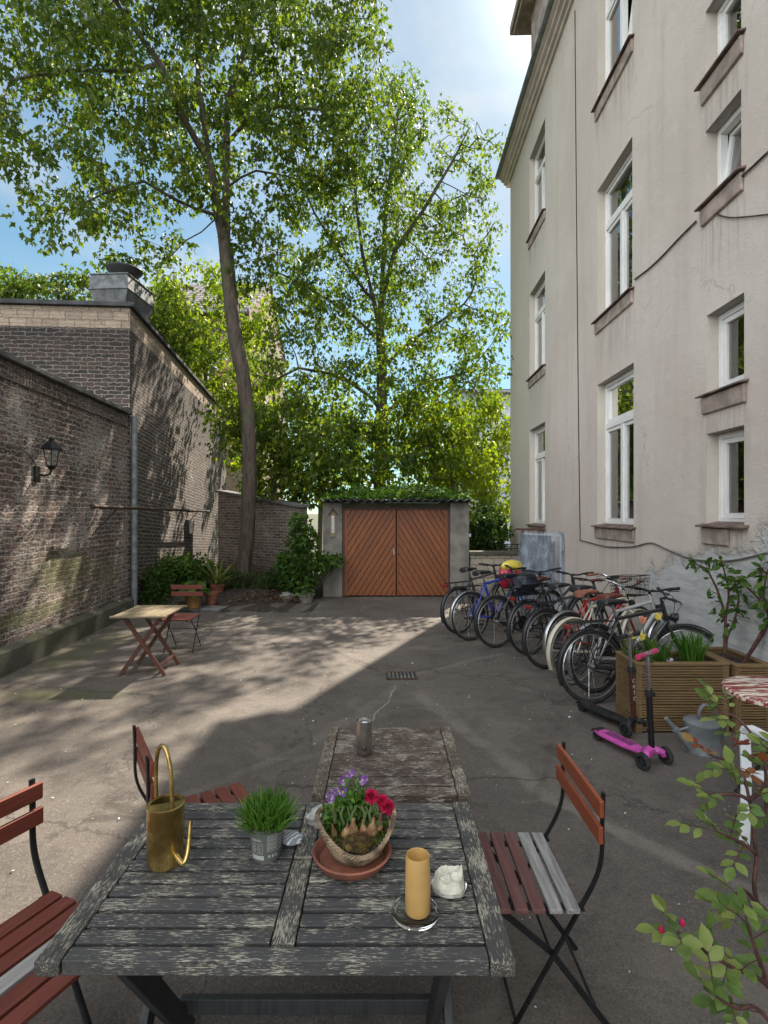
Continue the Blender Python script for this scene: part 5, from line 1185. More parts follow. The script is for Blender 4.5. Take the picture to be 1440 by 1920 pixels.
# steel cylinder on the small table
p = on(683, 1412); t = empty('table_ashtray', (p.x, p.y, TZ + .003), 0, 'brushed steel cylinder standing on the worn brown table', 'ashtray')
mb = MB(); mb.lathe([(0, .002), (.030, .002), (.033, 0), (.0345, .004), (.0345, .098), (.0335, .0985), (.0335, .1005), (.0345, .101), (.0345, .142), (.0320, .142), (.0315, .124), (0, .122)], 40); mb.build('body', M['steel'], t, smooth=True)
mb = MB(); mb.ball((.002, .003, .124), (.018, .016, .007), 14, 8, .4, 2); mb.build('ash', M['white_plastic'], t, smooth=True)

# ------------------------------------------------------------------ drain
p = W(752, 1268); t = empty('drain_grate', (p.x, p.y, 0), R(2), 'rusty iron drain grate set in the asphalt', 'drain grate')
mb = MB(); mb.box((0, 0, .003), (.30, .22, .004)); mb.build('pit', M['black_plastic'], t)
mb = MB(); ring2 = [((0, -.115, .008), (.33, .03, .012)), ((0, .115, .008), (.33, .03, .012)), ((-.155, 0, .008), (.02, .20, .012)), ((.155, 0, .008), (.02, .20, .012))]
for c_, d_ in ring2: mb.box(c_, d_)
mb.build('frame', M['twig'], t)
mb = MB()
for i in range(7): mb.box((-.126 + .042 * i, 0, .009), (.022, .20, .010))
mb.build('bars', M['coping'], t, bevel=.003)

# ------------------------------------------------------------------ bicycles: x forward, rear hub at x = 0
CLR = {}
def paint(name, col):
    if name not in CLR: CLR[name] = simple(name, col, .3, .0, .08, 12, coat=.5)
    return CLR[name]
def bicycle(label, rear, head, frame, fmat, tyre=None, fender=None, saddle='black_plastic', bar='flat', basket=None, rack=False, lean=4, steer=0, Rw=.340, wb=1.04, grips='black_plastic', extra=None, name='bicycle', step=False, carrier_light=True):
    t = empty(name, (rear[0], rear[1], 0), head, label, 'bicycle', 'bicycles parked along the apartment house'); t.rotation_euler = (R(-lean), 0, head)
    tyre = tyre or M['rubber']
    def wheel(x, par, z=Rw):
        q = MB(); q.tube(arc((0, 0, 0), Rw - .020, 0, 2 * math.pi, 48, 'y')[:-1], .019, 8, closed=True); w = q.build('wheel', M['alloy'] if False else tyre, par, loc=(x, 0, z), smooth=True)
        q = MB(); q.tube(arc((0, 0, 0), Rw - .046, 0, 2 * math.pi, 44, 'y')[:-1], .009, 6, closed=True, flat=1.0); q.build('rim', M['alloy'], w, smooth=True)
        q = MB()
        for i in range(22):
            a = 2 * math.pi * i / 22; a2 = a + (.5 if i % 2 else -.5); s = .022 if i % 4 < 2 else -.022
            q.tube([(.022 * math.cos(a2), s, .022 * math.sin(a2)), ((Rw - .05) * math.cos(a), 0, (Rw - .05) * math.sin(a))], .0014, 3, cap=False)
        q.build('spokes', M['chrome'], w)
        q = MB(); q.tube([(0, -.05, 0), (0, -.025, 0), (0, .025, 0), (0, .05, 0)], [.012, .024, .024, .012], 12); q.build('hub', M['alloy'], w, smooth=True)
        return w
    BB = Vector((.43, 0, .29)); ST = Vector((.29, 0, .80)); HT = Vector((wb - .21, 0, .87)); HB = Vector((wb - .165, 0, .70)); RH = Vector((0, 0, Rw)); FH = Vector((wb, 0, Rw))
    wheel(0, t)
    q = MB(); tr = .018
    q.tube([BB, ST], tr, 10); q.tube([HT + Vector((-.01, 0, .03)), HB], .022, 10); q.tube([BB, HB.lerp(HT, .12)], .021, 10)
    if step: q.tube(spline([ST.lerp(BB, .45), ST.lerp(BB, .5).lerp(HT, .5) + Vector((0, 0, -.03)), HB.lerp(HT, .8)], 6), .019, 10)
    else: q.tube([ST.lerp(BB, .05), HT.lerp(HB, .15)], tr, 10)
    for s in (-1, 1):
        q.tube([BB + Vector((-.03, s * .03, 0)), RH + Vector((0, s * .062, 0))], .011, 8); q.tube([ST.lerp(BB, .08) + Vector((0, s * .02, 0)), RH + Vector((0, s * .062, 0))], .009, 8)
    q.tube([BB + Vector((0, -.036, 0)), BB + Vector((0, .036, 0))], .024, 12); q.build('frame', fmat, t, smooth=True)
    q = MB(); q.tube([ST, Vector((.25, 0, .925))], .013, 10); q.build('seat_post', M['alloy'], t, smooth=True)
    q = MB(); pts = [(.13, .075, .93), (.15, .082, .95), (.22, .07, .955), (.30, .032, .95), (.41, .018, .945), (.425, .008, .94)]
    n = 10; vs = []; fs = []
    for (x, w, z) in pts:
        for j in range(n):
            a = 2 * math.pi * j / n; vs.append((x, w * math.cos(a), z - .008 + (.026 if math.sin(a) > 0 else .035) * math.sin(a) * (1 if w > .02 else .5)))
    for i in range(len(pts) - 1):
        for j in range(n): fs.append((i * n + j, i * n + (j + 1) % n, (i + 1) * n + (j + 1) % n, (i + 1) * n + j))
    fs += [tuple(range(n)), tuple(range(5 * n, 6 * n))]; q.add(vs, fs); q.build('saddle', M[saddle], t, smooth=True)
    q = MB(); q.lathe([(.088, -.002), (.095, -.002), (.095, .002), (.088, .002)], 32, BB + Vector((0, -.05, 0)), mat=Matrix.Rotation(R(90), 3, 'X'))
    q.lathe([(0, -.002), (.03, -.002), (.03, .002), (0, .002)], 16, BB + Vector((0, -.052, 0)), mat=Matrix.Rotation(R(90), 3, 'X'))
    for k in range(5): a = k * 1.2566; q.bar(BB + Vector((0, -.05, 0)), BB + Vector((.09 * math.cos(a), -.05, .09 * math.sin(a))), .014, .004, (0, 1, 0))
    for s, a in ((-1, .7), (1, .7 + math.pi)):
        e = BB + Vector((.17 * math.cos(a), s * .065, .17 * math.sin(a))); q.bar(BB + Vector((0, s * .06, 0)), e, .022, .012, (0, 1, 0)); q.box(e + Vector((0, s * .05, 0)), (.08, .09, .02))
    q.bar(BB + Vector((0, -.05, .092)), RH + Vector((0, -.05, .03)), .006, .008); q.bar(BB + Vector((0, -.05, -.092)), RH + Vector((0, -.05, -.03)), .006, .008); q.build('crankset', M['black_metal'], t)
    # steered front end
    ax = (HT - HB).normalized(); fe = empty('front_fork', (0, 0, 0)); bpy.data.objects.remove(fe)
    S = Matrix.Translation(HB) @ Matrix.Rotation(R(steer), 4, ax) @ Matrix.Translation(-HB)
    q = MB()
    for s in (-1, 1): q.tube(spline([HB + Vector((0, s * .012, .0)), HB + Vector((.01, s * .055, -.04)), HB.lerp(FH, .6) + Vector((.0, s * .056, 0)), FH + Vector((0, s * .056, 0))], 4), .013, 8)
    q.tube([HB + Vector((0, 0, -.02)), HT + ax * .06], .014, 8)
    q.v = [tuple(S @ Vector(v)) for v in q.v]; fk = q.build('fork', fmat if frame != 'mtb' else M['black_metal'], t, smooth=True)
    w = wheel(0, t); w.matrix_local = S @ Matrix.Translation(FH)
    TB = HT + ax * .08; q = MB(); g = MB()
    if bar == 'flat':
        hp = [TB + Vector((.05, s * .31, .045)) if abs(s) == 1 else TB + Vector((.06, s * .31, .03 if abs(s) > .2 else .01)) for s in (-1, -.5, -.2, .2, .5, 1)]; gr = [(hp[0], hp[0].lerp(hp[1], .75)), (hp[5], hp[5].lerp(hp[4], .75))]
    else:
        hp = [TB + Vector((-.16, s * .29, .09)) if abs(s) == 1 else (TB + Vector((.0, s * .29, .10)) if abs(s) == .9 else TB + Vector((.07, s * .29, .05 if abs(s) > .2 else .015))) for s in (-1, -.9, -.5, -.15, .15, .5, .9, 1)]; gr = [(hp[0], hp[0].lerp(hp[1], .8)), (hp[-1], hp[-1].lerp(hp[-2], .8))]
    q.tube(spline(hp, 4), .011, 8); q.tube([HT + Vector((0, 0, .02)), TB, TB + Vector((.055, 0, .012))], .016, 8)
    for a_, b_ in gr:
        d = (b_ - a_).normalized(); c0 = b_ + d * .05; q.tube([c0, c0 + Vector((.05, 0, -.02)), a_.lerp(b_, .4) + Vector((.06, 0, -.03))], .005, 5)
    for s in (-1, 1): q.tube(spline([TB + Vector((.07, s * .2, .03)), TB + Vector((.15, s * .12, -.02)), HB.lerp(HT, .3) + Vector((.06, 0, 0))], 5), .003, 4)
    q.v = [tuple(S @ Vector(v)) for v in q.v]; hb = q.build('handlebar', M['chrome' if bar == 'city' else 'black_metal'], t, smooth=True)
    for a_, b_ in gr:
        g = MB(); g.tube([S @ a_, S @ a_.lerp(b_, .5), S @ b_], [.017, .0155, .017], 10); g.build('grip', M[grips], hb, smooth=True)
    if fender:
        for (cx, a0, a1, fr) in ((0, R(15), R(205), False), (wb, R(10), R(165), True)):
            q = MB(); k = 22; vs = []; fs = []
            for i in range(k + 1):
                a = a0 + (a1 - a0) * i / k
                for (dy, dr) in ((-.028, -.010), (-.014, .002), (.014, .002), (.028, -.010)): vs.append(Vector((cx + (Rw + .016 + dr) * math.cos(a), dy, Rw + (Rw + .016 + dr) * math.sin(a))))
            for i in range(k):
                for j in range(3): fs.append((i * 4 + j, i * 4 + j + 1, i * 4 + j + 5, i * 4 + j + 4))
            for s in (-1, 1):
                e = vs[4 * (k - 4)] if not fr else vs[4 * (k - 2)]; q.tube([(cx, s * .05, Rw), (e.x, s * .03, e.z)], .003, 4)
            if fr: vs = [S @ v for v in vs]; q.v = [tuple(S @ Vector(v)) for v in q.v]
            q.add(vs, fs); q.build('mudguard', fender, t, smooth=True)
    if rack:
        q = MB(); z = Rw * 2 + .075
        for y in (-.055, -.02, .02, .055): q.tube([(.22, y, z), (-.20, y, z), (-.23, y * .6, z - .01)], .005, 6)
        for x in (-.19, -.02, .14): q.tube([(x, -.055, z), (x, .055, z)], .005, 6)
        for s in (-1, 1): q.tube([(0, s * .07, Rw), (-.10, s * .06, z)], .005, 6); q.tube([(0, s * .07, Rw), (.06, s * .06, z)], .005, 6)
        q.build('rack', M['black_metal'], t, smooth=True)
        if carrier_light:
            q = MB(); q.box((-.245, 0, z - .035), (.035, .09, .045)); q.build('tail_light', paint('red_reflector', (.22, .012, .01)), t, bevel=.01)
    if basket:
        kind, x0, z0, L_, W_, H_, S_ = basket; q = MB(); ap = lambda v: v
        nx, ny, nz = 9, 6, 6; c = Vector((x0, 0, z0))
        def P_(u, v, f): k = .82 + .18 * f; return c + Vector(((u - .5) * L_ * k, (v - .5) * W_ * k, f * H_))
        for i in range(nz + 1):
            f = i / nz; q.tube([P_(0, 0, f), P_(1, 0, f), P_(1, 1, f), P_(0, 1, f)], .005 if i in (0, nz) else .0022, 5, closed=True)
        for i in range(nx + 1):
            u = i / nx; q.tube([P_(u, 0, 1), P_(u, 0, 0), P_(u, 1, 0), P_(u, 1, 1)], .0022, 4)
        for i in range(1, ny):
            v = i / ny; q.tube([P_(0, v, 1), P_(0, v, 0), P_(1, v, 0), P_(1, v, 1)], .0022, 4)
        if S_: q.v = [tuple(S @ Vector(v)) for v in q.v]
        bs = q.build('basket', M['black_metal'], t, smooth=True)
        if kind == 'bag':
            q = MB(); q.ball(c + Vector((0, 0, H_ * .52)), (L_ * .42, W_ * .42, H_ * .52), 18, 10, .5, 4); q.build('bag', simple('dark_blue_bag', (.02, .032, .055), .45, 0, .4, 9), bs, smooth=True)
    # stand, headlight
    q = MB(); q.tube([(.36, .05, .28), (.26, .17, .01)], .008, 6); q.build('kickstand', M['black_metal'], t)
    q = MB(); q.tube([S @ (HB.lerp(HT, .45) + Vector((.05, 0, 0))), S @ (HB.lerp(HT, .45) + Vector((.11, 0, -.005)))], [.028, .038], 12); q.build('headlight', M['black_plastic'], t, smooth=True)
    return t
hd = lambda x, y: math.atan2(y, x)
bicycle('dark trekking bicycle with rear rack parked farthest from the viewer nearest the garage', (1.12, 8.05), hd(.80, .60), 'd', paint('charcoal_paint', (.045, .045, .05)), rack=True, fender=M['black_plastic'], steer=8)
bicycle('blue bicycle with black saddle and silver stem', (1.22, 7.62), hd(.86, .50), 'd', paint('blue_paint', (.015, .035, .36)), rack=True, fender=M['alloy'], steer=-12, carrier_light=False)
bicycle('black city bicycle leaning in front of the blue one', (1.50, 7.22), hd(.88, .47), 'd', paint('black_paint', (.02, .02, .022)), fender=M['black_plastic'], bar='flat', steer=14, rack=False)
bicycle('black bicycle with red brown saddle and dark bag in its rear wire basket', (1.84, 6.85), hd(.87, .48), 'd', paint('black_paint', (.02, .02, .022)), saddle='slat_red', rack=True, fender=M['black_plastic'], basket=('bag', -.02, .77, .44, .32, .24, False), steer=0, step=True)
bicycle('grey bicycle squeezed behind the cream one with red rear reflector', (1.88, 6.25), hd(.88, .46), 'd', paint('dark_grey_paint', (.06, .065, .07)), rack=True, fender=M['black_plastic'], steer=10)
bicycle('red framed bicycle with brown grips', (2.06, 6.05), hd(.88, .44), 'd', paint('red_paint', (.38, .02, .015)), saddle='black_plastic', bar='city', grips='terracotta', steer=-8, fender=M['alloy'])
bicycle('cream coloured city bicycle with pale mudguards and brown leather saddle', (1.99, 5.68), hd(.88, .45), 'd', paint('cream_paint', (.50, .46, .36)), tyre=simple('cream_tyre', (.24, .21, .165), .8, 0, .15, 20), fender=paint('cream_paint', (.50, .46, .36)), saddle='terracotta', bar='city', grips='leg_brown', steer=6, basket=('wire', .93, .86, .30, .34, .22, True))
bicycle('silver framed bicycle standing behind the black mountain bike', (2.12, 5.42), hd(.90, .40), 'd', paint('silver_paint', (.42, .42, .40)), fender=M['alloy'], rack=False, steer=4, saddle='slat_red')
bicycle('black mountain bike with rear mudguard parked nearest beside the wooden planter', (1.96, 5.10), hd(.95, .24), 'mtb', paint('black_paint', (.02, .02, .022)), fender=M['black_plastic'], rack=True, steer=-28, Rw=.345)
# bag hanging behind the blue bicycle
t = empty('pannier_bag', (1.95, 8.45, 0), R(30), 'red and yellow bag behind the blue bicycle frame', 'bag')
q = MB(); q.ball((0, 0, .80), (.20, .12, .20), 18, 12, .25, 3); q.build('body', paint('red_cloth', (.42, .012, .05)), t, smooth=True)
q = MB(); q.ball((.02, -.01, .95), (.19, .12, .10), 18, 10, .25, 6); q.build('flap', paint('yellow_cloth', (.62, .50, .05)), t, smooth=True)
q = MB(); q.tube([(0, 0, .62), (0, .05, .2), (0, .05, .0)], .012, 6); q.build('support', M['black_metal'], t)

# ------------------------------------------------------------------ plastic covered furniture at the facade
def tarp():
    m, nt, P, tc = newmat('clear_crumpled_plastic')
    tr = nd(nt, 'ShaderNodeBsdfTransparent', {0: (.86, .90, .94, 1)}); P.inputs['Base Color'].default_value = (.40, .44, .49, 1); P.inputs['Roughness'].default_value = .10
    P.inputs['Specular IOR Level'].default_value = 1.0
    v = tc.outputs['Object']; n = noi(nt, mapv(nt, v, (9, 9, 3)), 1, 6, .6, 1.2); bump(nt, P, n, 1.0, .06)
    mx = nd(nt, 'ShaderNodeMixShader', {0: mr(nt, n, .3, .75, .18, .62), 1: tr.outputs[0], 2: P.outputs[0]}); lk(nt, mx.outputs[0], nt.nodes['Material Output'].inputs[0]); return m
t = empty('covered_furniture', (2.86, 9.95, 0), R(-3), 'flat furniture stacked under clear plastic sheeting against the apartment house', 'covered furniture')
q = MB(); q.box((-.06, .10, .72), (.56, .04, 1.34)); q.box((.05, .16, .66), (.50, .03, 1.2)); q.build('board', simple('blue_grey_board', (.13, .165, .21), .6, 0, .2, 4), t, bevel=.006)
q = MB(); q.tube([(.36, -.02, .01), (.36, -.02, 1.37)], .018, 8); q.tube([(-.30, .0, 1.40), (.36, -.02, 1.37)], .014, 8); q.build('white_pole', M['white_plastic'], t, smooth=True)
nx, nz = 46, 50; vs = []; fs = []
for j in range(nz + 1):
    f = j / nz; z = 1.425 * f + .01
    for i in range(nx + 1):
        u = i / nx; fl = (1 - f); x = -.33 + .72 * u + (-.13 * (1 - u) + .06 * u) * fl
        fold = .075 * fl ** .4 * mnoise.noise(Vector((u * 7, f * 1.6, 0))) + .045 * mnoise.noise(Vector((u * 3 + f * 4, f * 5, 4))) * (.3 + fl)
        vs.append((x, -.06 - .10 * fl + fold, z + .015 * mnoise.noise(Vector((u * 6, 0, 8))) * f))
for j in range(nz):
    for i in range(nx): a_ = j * (nx + 1) + i; fs.append((a_, a_ + 1, a_ + nx + 2, a_ + nx + 1))
k = len(vs); vs += [(vs[nz * (nx + 1) + i][0], .20, vs[nz * (nx + 1) + i][2] + .005) for i in range(nx + 1)]
fs += [(nz * (nx + 1) + i, nz * (nx + 1) + i + 1, k + i + 1, k + i) for i in range(nx)]
k2 = len(vs); vs += [(vs[j * (nx + 1)][0], .20, vs[j * (nx + 1)][2]) for j in range(nz + 1)] + [(vs[j * (nx + 1) + nx][0], .20, vs[j * (nx + 1) + nx][2]) for j in range(nz + 1)]
for j in range(nz): fs.append((j * (nx + 1), (j + 1) * (nx + 1), k2 + j + 1, k2 + j)); fs.append((j * (nx + 1) + nx, (j + 1) * (nx + 1) + nx, k2 + nz + 2 + j, k2 + nz + 1 + j))
MB().add(vs, fs).build('plastic_sheet', tarp(), t, smooth=True)
t = empty('wooden_stand', (3.18, 11.35, 0), 0, 'brown wooden stand under the far ground floor window', 'stand')
q = MB(); q.box((-.13, 0, 1.44), (.50, .5, .03)); q.build('top', M['leg_brown'], t)
for x in (-.34, .05):
    q = MB(); q.box((x, -.2, .71), (.05, .05, 1.42)); q.build('leg', M['leg_brown'], t)

# ------------------------------------------------------------------ kick scooters
def scooter(label, rear, front, deckm, gripm, lean, lowm, letters=None, steer=0):
    rear, front = Vector(rear), Vector(front); d = front - rear; L = d.length
    t = empty('kick_scooter', (rear.x, rear.y, 0), math.atan2(d.y, d.x), label, 'scooter', 'children scooters by the planter')
    q = MB(); pl = [(-.02, -.035), (.05, -.058), (L * .55, -.062), (L * .8, -.042), (L - .02, -.035)]; pl = pl + [(x, -y) for x, y in reversed(pl)]
    q.prism(pl, 'z', .062, .082); q.prism([(x * .92 + .02, y * .75) for x, y in pl], 'z', .082, .088); q.prism([(x * .9 + .02, y * .6) for x, y in pl], 'z', .046, .062); q.build('deck', deckm, t, bevel=.006)
    q = MB()
    for y in (-.030, -.015, 0, .015, .030): q.box((L * .42, y, .0885), (L * .52, .004, .004))
    q.build('grip_strip', M['black_plastic'], t)
    q = MB()
    for s in (-1, 1): q.tube(spline([(L - .06, s * .01, .075), (L + .0, s * .05, .10), (L + .02, s * .085, .085), (L + .02, s * .095, .062)], 4), [.028] * 5 + [.024] * 4 + [.02] * 4, 8)
    q.tube([(L - .04, 0, .07), (L + .01, 0, .14)], [.04, .026], 12); q.build('front_axle', deckm, t, smooth=True)
    def wh(x, y, r, w):
        q = MB(); q.lathe([(r * .62, -w / 2), (r * .9, -w / 2), (r, -w * .3), (r, w * .3), (r * .9, w / 2), (r * .62, w / 2), (r * .62, -w / 2)], 28, mat=Matrix.Rotation(R(90), 3, 'X')); k = q.build('wheel', M['rubber'], t, loc=(x, y, r + .001), smooth=True)
        q = MB(); q.lathe([(0, -w * .35), (r * .2, -w * .4), (r * .2, w * .4), (0, w * .35)], 12, mat=Matrix.Rotation(R(90), 3, 'X'))
        for i in range(6): a = i * 1.047; q.bar((0, 0, 0), (r * .64 * math.cos(a), 0, r * .64 * math.sin(a)), .014, w * .4, (0, 1, 0))
        q.build('rim', M['alloy'] if False else M['black_plastic'], k)
    wh(L + .02, -.115, .060, .026); wh(L + .02, .115, .060, .026)
    for y in (-.02, .02): wh(0, y, .040, .022)
    q = MB(); k = 10; vs = []
    for i in range(k + 1):
        a = R(20) + R(140) * i / k
        for y in (-.042, .042): vs.append((.052 * math.cos(a), y, .042 + .052 * math.sin(a)))
    q.add(vs, [(2 * i, 2 * i + 1, 2 * i + 3, 2 * i + 2) for i in range(k)]); q.build('brake_guard', M['black_plastic'], t, smooth=True)
    b0 = Vector((L + .0, 0, .12)); up = Vector((-math.sin(lean[0]), -math.sin(lean[1]), 1)).normalized(); m1 = b0 + up * .40; top = b0 + up * .68
    q = MB(); q.tube([b0, m1], .021, 14); q.build('stem_sleeve', lowm, t, smooth=True)
    q = MB(); q.tube([m1 - up * .02, m1 + up * .03], .027, 14); q.box(m1 + Vector((.03, 0, .0)), (.03, .02, .03)); q.build('clamp', M['black_plastic'], t, smooth=True)
    q = MB(); q.tube([m1, top], .0145, 12); sx = Matrix.Rotation(R(steer), 3, 'Z') @ Vector((0, 1, 0)); q.tube([top - sx * .03, top + sx * .03], .019, 12); q.build('stem_tube', M['chrome'], t, smooth=True)
    for s in (-1, 1):
        q = MB(); q.tube([top + sx * s * .03, top + sx * s * .07, top + sx * s * .125, top + sx * s * .135], [.017, .019, .018, .021], 12); q.build('grip', gripm, t, smooth=True)
    if letters:
        LT = MB()
        for i, chx in enumerate(letters):
            cu = bpy.data.curves.new('lettering', 'FONT'); cu.body = chx; cu.size = .045; cu.align_x = 'CENTER'; cu.extrude = .0008; cu.materials.append(M['white_print'])
            o = bpy.data.objects.new('lettering', cu); wang_ = -math.atan2(d.y, d.x)
            dirv_ = Matrix.Rotation(wang_, 3, 'Z') @ Vector((.35, -1, 0)).normalized(); o.location = b0 + up * (.30 - .048 * i) + dirv_ * .0225; o.rotation_euler = (R(90), 0, math.atan2(dirv_.y, dirv_.x) + R(90))
            lm = bpy.data.meshes.new_from_object(o); MX = Matrix.Translation(o.location) @ o.rotation_euler.to_matrix().to_4x4(); LT.add([MX @ v.co for v in lm.vertices], [tuple(p.vertices) for p in lm.polygons]); bpy.data.objects.remove(o)
        LT.build('lettering', M['white_print'], t)
    return t
scooter('black three wheeled kick scooter with grey handle leaning at the planter corner', (1.80, 4.92, 0), (2.03, 4.42, 0), M['black_plastic'], M['black_plastic'], (.02, .06), paint('dark_brown_sleeve', (.065, .018, .012)), letters='CRTC', steer=10)
scooter('pink three wheeled kick scooter with pink handle grips in front of the planter', (1.70, 4.30, 0), (1.90, 3.86, 0), paint('pink_plastic', (.58, .09, .40)), paint('pink_grip', (.50, .03, .13)), (.0, .07), M['black_metal'], steer=15)

# ------------------------------------------------------------------ planters
def planter(name, label, x0, x1, y0, y1, h, seed):
    t = empty(name, ((x0 + x1) / 2, (y0 + y1) / 2, 0), 0, label, 'planter', 'ribbed wooden planters'); w, d = x1 - x0, y1 - y0; r = random.Random(seed)
    def ribbed(a, b_, nrm, nb):
        q = MB(); a, b_ = Vector(a), Vector(b_); L = (b_ - a).length; dr = (b_ - a).normalized(); nr = Vector(nrm); bh = h / nb
        for k in range(nb):
            z0 = .012 + k * bh; off = r.uniform(0, .004); k2 = 5; rib = (bh - .006) / k2; prof = []
            for i in range(k2): prof += [(.003 + off, z0 + rib * (i + .16)), (.021 + off, z0 + rib * (i + .22)), (.021 + off, z0 + rib * (i + .78)), (.003 + off, z0 + rib * (i + .84))]
            prof = [(0, z0)] + prof + [(0, z0 + bh - .006)]
            n = len(prof); e = r.uniform(-.003, .003)
            vs = [a + dr * e + nr * p + Vector((0, 0, z)) for p, z in prof] + [b_ + dr * e + nr * p + Vector((0, 0, z)) for p, z in prof]
            q.add(vs, [tuple(range(n)), tuple(range(n, 2 * n))] + [(i, (i + 1) % n, n + (i + 1) % n, n + i) for i in range(n)])
        return q
    nb = 5
    ribbed((-w / 2, -d / 2, 0), (w / 2, -d / 2, 0), (0, -1, 0), nb).build('front_panel', M['planter_wood'], t); ribbed((-w / 2, d / 2, 0), (-w / 2, -d / 2 - .0, 0), (-1, 0, 0), nb).build('side_panel', M['planter_wood'], t)
    ribbed((w / 2, -d / 2, 0), (w / 2, d / 2, 0), (1, 0, 0), nb).build('side_panel', M['planter_wood'], t); ribbed((w / 2, d / 2, 0), (-w / 2, d / 2, 0), (0, 1, 0), nb).build('back_panel', M['planter_wood'], t)
    q = MB()
    for sx in (-1, 1):
        for sy in (-1, 1): q = MB(); q.box((sx * (w / 2 - .005), sy * (d / 2 - .005), h / 2), (.05, .05, h - .004)); q.build('corner_post', M['planter_wood'], t)
    q = MB(); q.box((0, -d / 2 - .004, h + .008), (w + .05, .05, .018)); q.box((0, d / 2 + .004, h + .008), (w + .05, .05, .018)); q.box((-w / 2 - .004, 0, h + .0085), (.05, d - .046, .018)); q.box((w / 2 + .004, 0, h + .0085), (.05, d - .046, .018)); q.build('rim', M['planter_wood'], t, bevel=.003)
    q = MB(); nx = 14; vs = [(-w / 2 + .01 + (w - .02) * i / nx, -d / 2 + .01 + (d - .02) * j / 8, h - .035 + .03 * mnoise.noise(Vector((i * .9, j * .9, seed)))) for j in range(9) for i in range(nx + 1)]
    q.add(vs, [(j * (nx + 1) + i, j * (nx + 1) + i + 1, (j + 1) * (nx + 1) + i + 1, (j + 1) * (nx + 1) + i) for j in range(8) for i in range(nx)]); q.build('earth', M['soil'], t, smooth=True)
    return t
planter('wooden_planter', 'ribbed wooden planter full of tulips and daffodil leaves beside the black mountain bike', 2.07, 2.79, 4.45, 4.79, .555, 3)
planter('wooden_planter', 'ribbed wooden planter with two woody saplings at the right edge', 2.86, 3.06, 4.43, 4.95, .545, 5) if False else planter('wooden_planter', 'ribbed wooden planter with two woody saplings at the right edge', 2.87, 3.13, 4.43, 4.98, .545, 5)
# flowers in the planter
def tulip(label, x, y, z0, h, m, lean=(0, 0)):
    t = empty('tulip', (x, y, z0), 0, label, 'flower', 'tulips in the planter'); top = Vector((lean[0], lean[1], h)); q = MB(); q.tube(spline([(0, 0, -.02), top * .5 + Vector((.005, 0, 0)), top], 5), .0035, 6); q.build('stem', M['stem'], t, smooth=True)
    Pq = []; Dq = []; ro = []
    for k in range(6):
        a = k * 1.047 + (.4 if k % 2 else 0); r_ = .010 if k % 2 else .014
        Pq.append(top + Vector((r_ * math.cos(a), r_ * math.sin(a), -.004))); Dq.append(Vector((.16 * math.cos(a), .16 * math.sin(a), 1))); ro.append((math.cos(a), math.sin(a), 0))
    cup = (T_OVAL[0] * np.array([1, 1.7, -2.2]), T_OVAL[1]); leaf_mesh('petal', Pq, Dq, [.062] * 6, cup, m, t, roll=np.array(ro))
    return t
M['tulip_red'] = leafmat('flamed_tulip', (.62, .10, .06), (.74, .42, .32), (.78, .66, .58), .3, .5)
tulip('pale yellow tulip, tallest in the planter', 2.27, 4.60, .53, .36, M['yellow'], (.05, 0))
tulip('red and white flamed tulip beside the tallest yellow one', 2.19, 4.60, .53, .33, M['tulip_red'], (.0, .0))
tulip('pale yellow tulip below the flamed one', 2.17, 4.55, .53, .20, M['yellow'], (-.01, 0))
tulip('small half closed yellow tulip bud left of the others', 2.10, 4.60, .53, .20, M['yellow'], (.01, 0))
t = empty('tulip_leaves', (2.31, 4.60, .52), 0, 'broad green tulip leaves in the middle of the planter', 'plant'); rosette(t, 26, .24, M['leaf_mid'], 0, T_BLADE, (.3, 1.35), 2.2, 3, .09)
t = empty('daffodil_clump', (2.60, 4.60, .52), 0, 'dense upright clump of narrow green blades at the right end of the planter', 'plant'); rosette(t, 130, .25, M['leaf_grass'], 0, T_BLADE, (.95, 1.5), .75, 4, .085)
bush('herb_clump', 'small leafed herb with white flowers in the left front of the planter', 'plant', (2.17, 4.54, .52), [((0, 0, .04), (.09, .06, .05))], 520, .028, M['leaf_mid'], 4, M['stem'], seed=21)
bush('thyme_tuft', 'wispy pale green tuft in the back left corner of the planter', 'plant', (2.11, 4.70, .52), [((0, 0, .10), (.06, .06, .11))], 420, .022, M['leaf_lime'], 10, M['stem'], tmpl=T_SLIM, seed=22)
def pansy(label, x, y, z, m):
    t = empty('pansy', (x, y, z), 0, label, 'flower', 'pansies in the planter'); q = MB(); q.tube([(0, 0, -.03), (0, -.005, .03)], .002, 5); q.build('stem', M['stem'], t)
    L = [q_ for k in range(3) for q_ in viola((random.uniform(-.02, .02), random.uniform(-.015, .01), .03 + random.uniform(-.005, .012)), .022)]
    leaf_mesh('petal', [q_[0] for q_ in L], [q_[1] for q_ in L], [q_[2] for q_ in L], wide, m, t, roll=np.tile([0, -1.0, .3], (len(L), 1)))
M['pansy_w'] = leafmat('white_purple_petals', (.60, .58, .66), (.30, .25, .45), (.10, .06, .22), .25, .6)
pansy('white and purple pansy at the front rim of the planter', 2.36, 4.50, .54, M['pansy_w']); pansy('violet pansy behind the left rim of the planter', 2.16, 4.68, .62, M['violet']); pansy('small white pansy among the herbs', 2.19, 4.52, .60, M['pansy_w'])
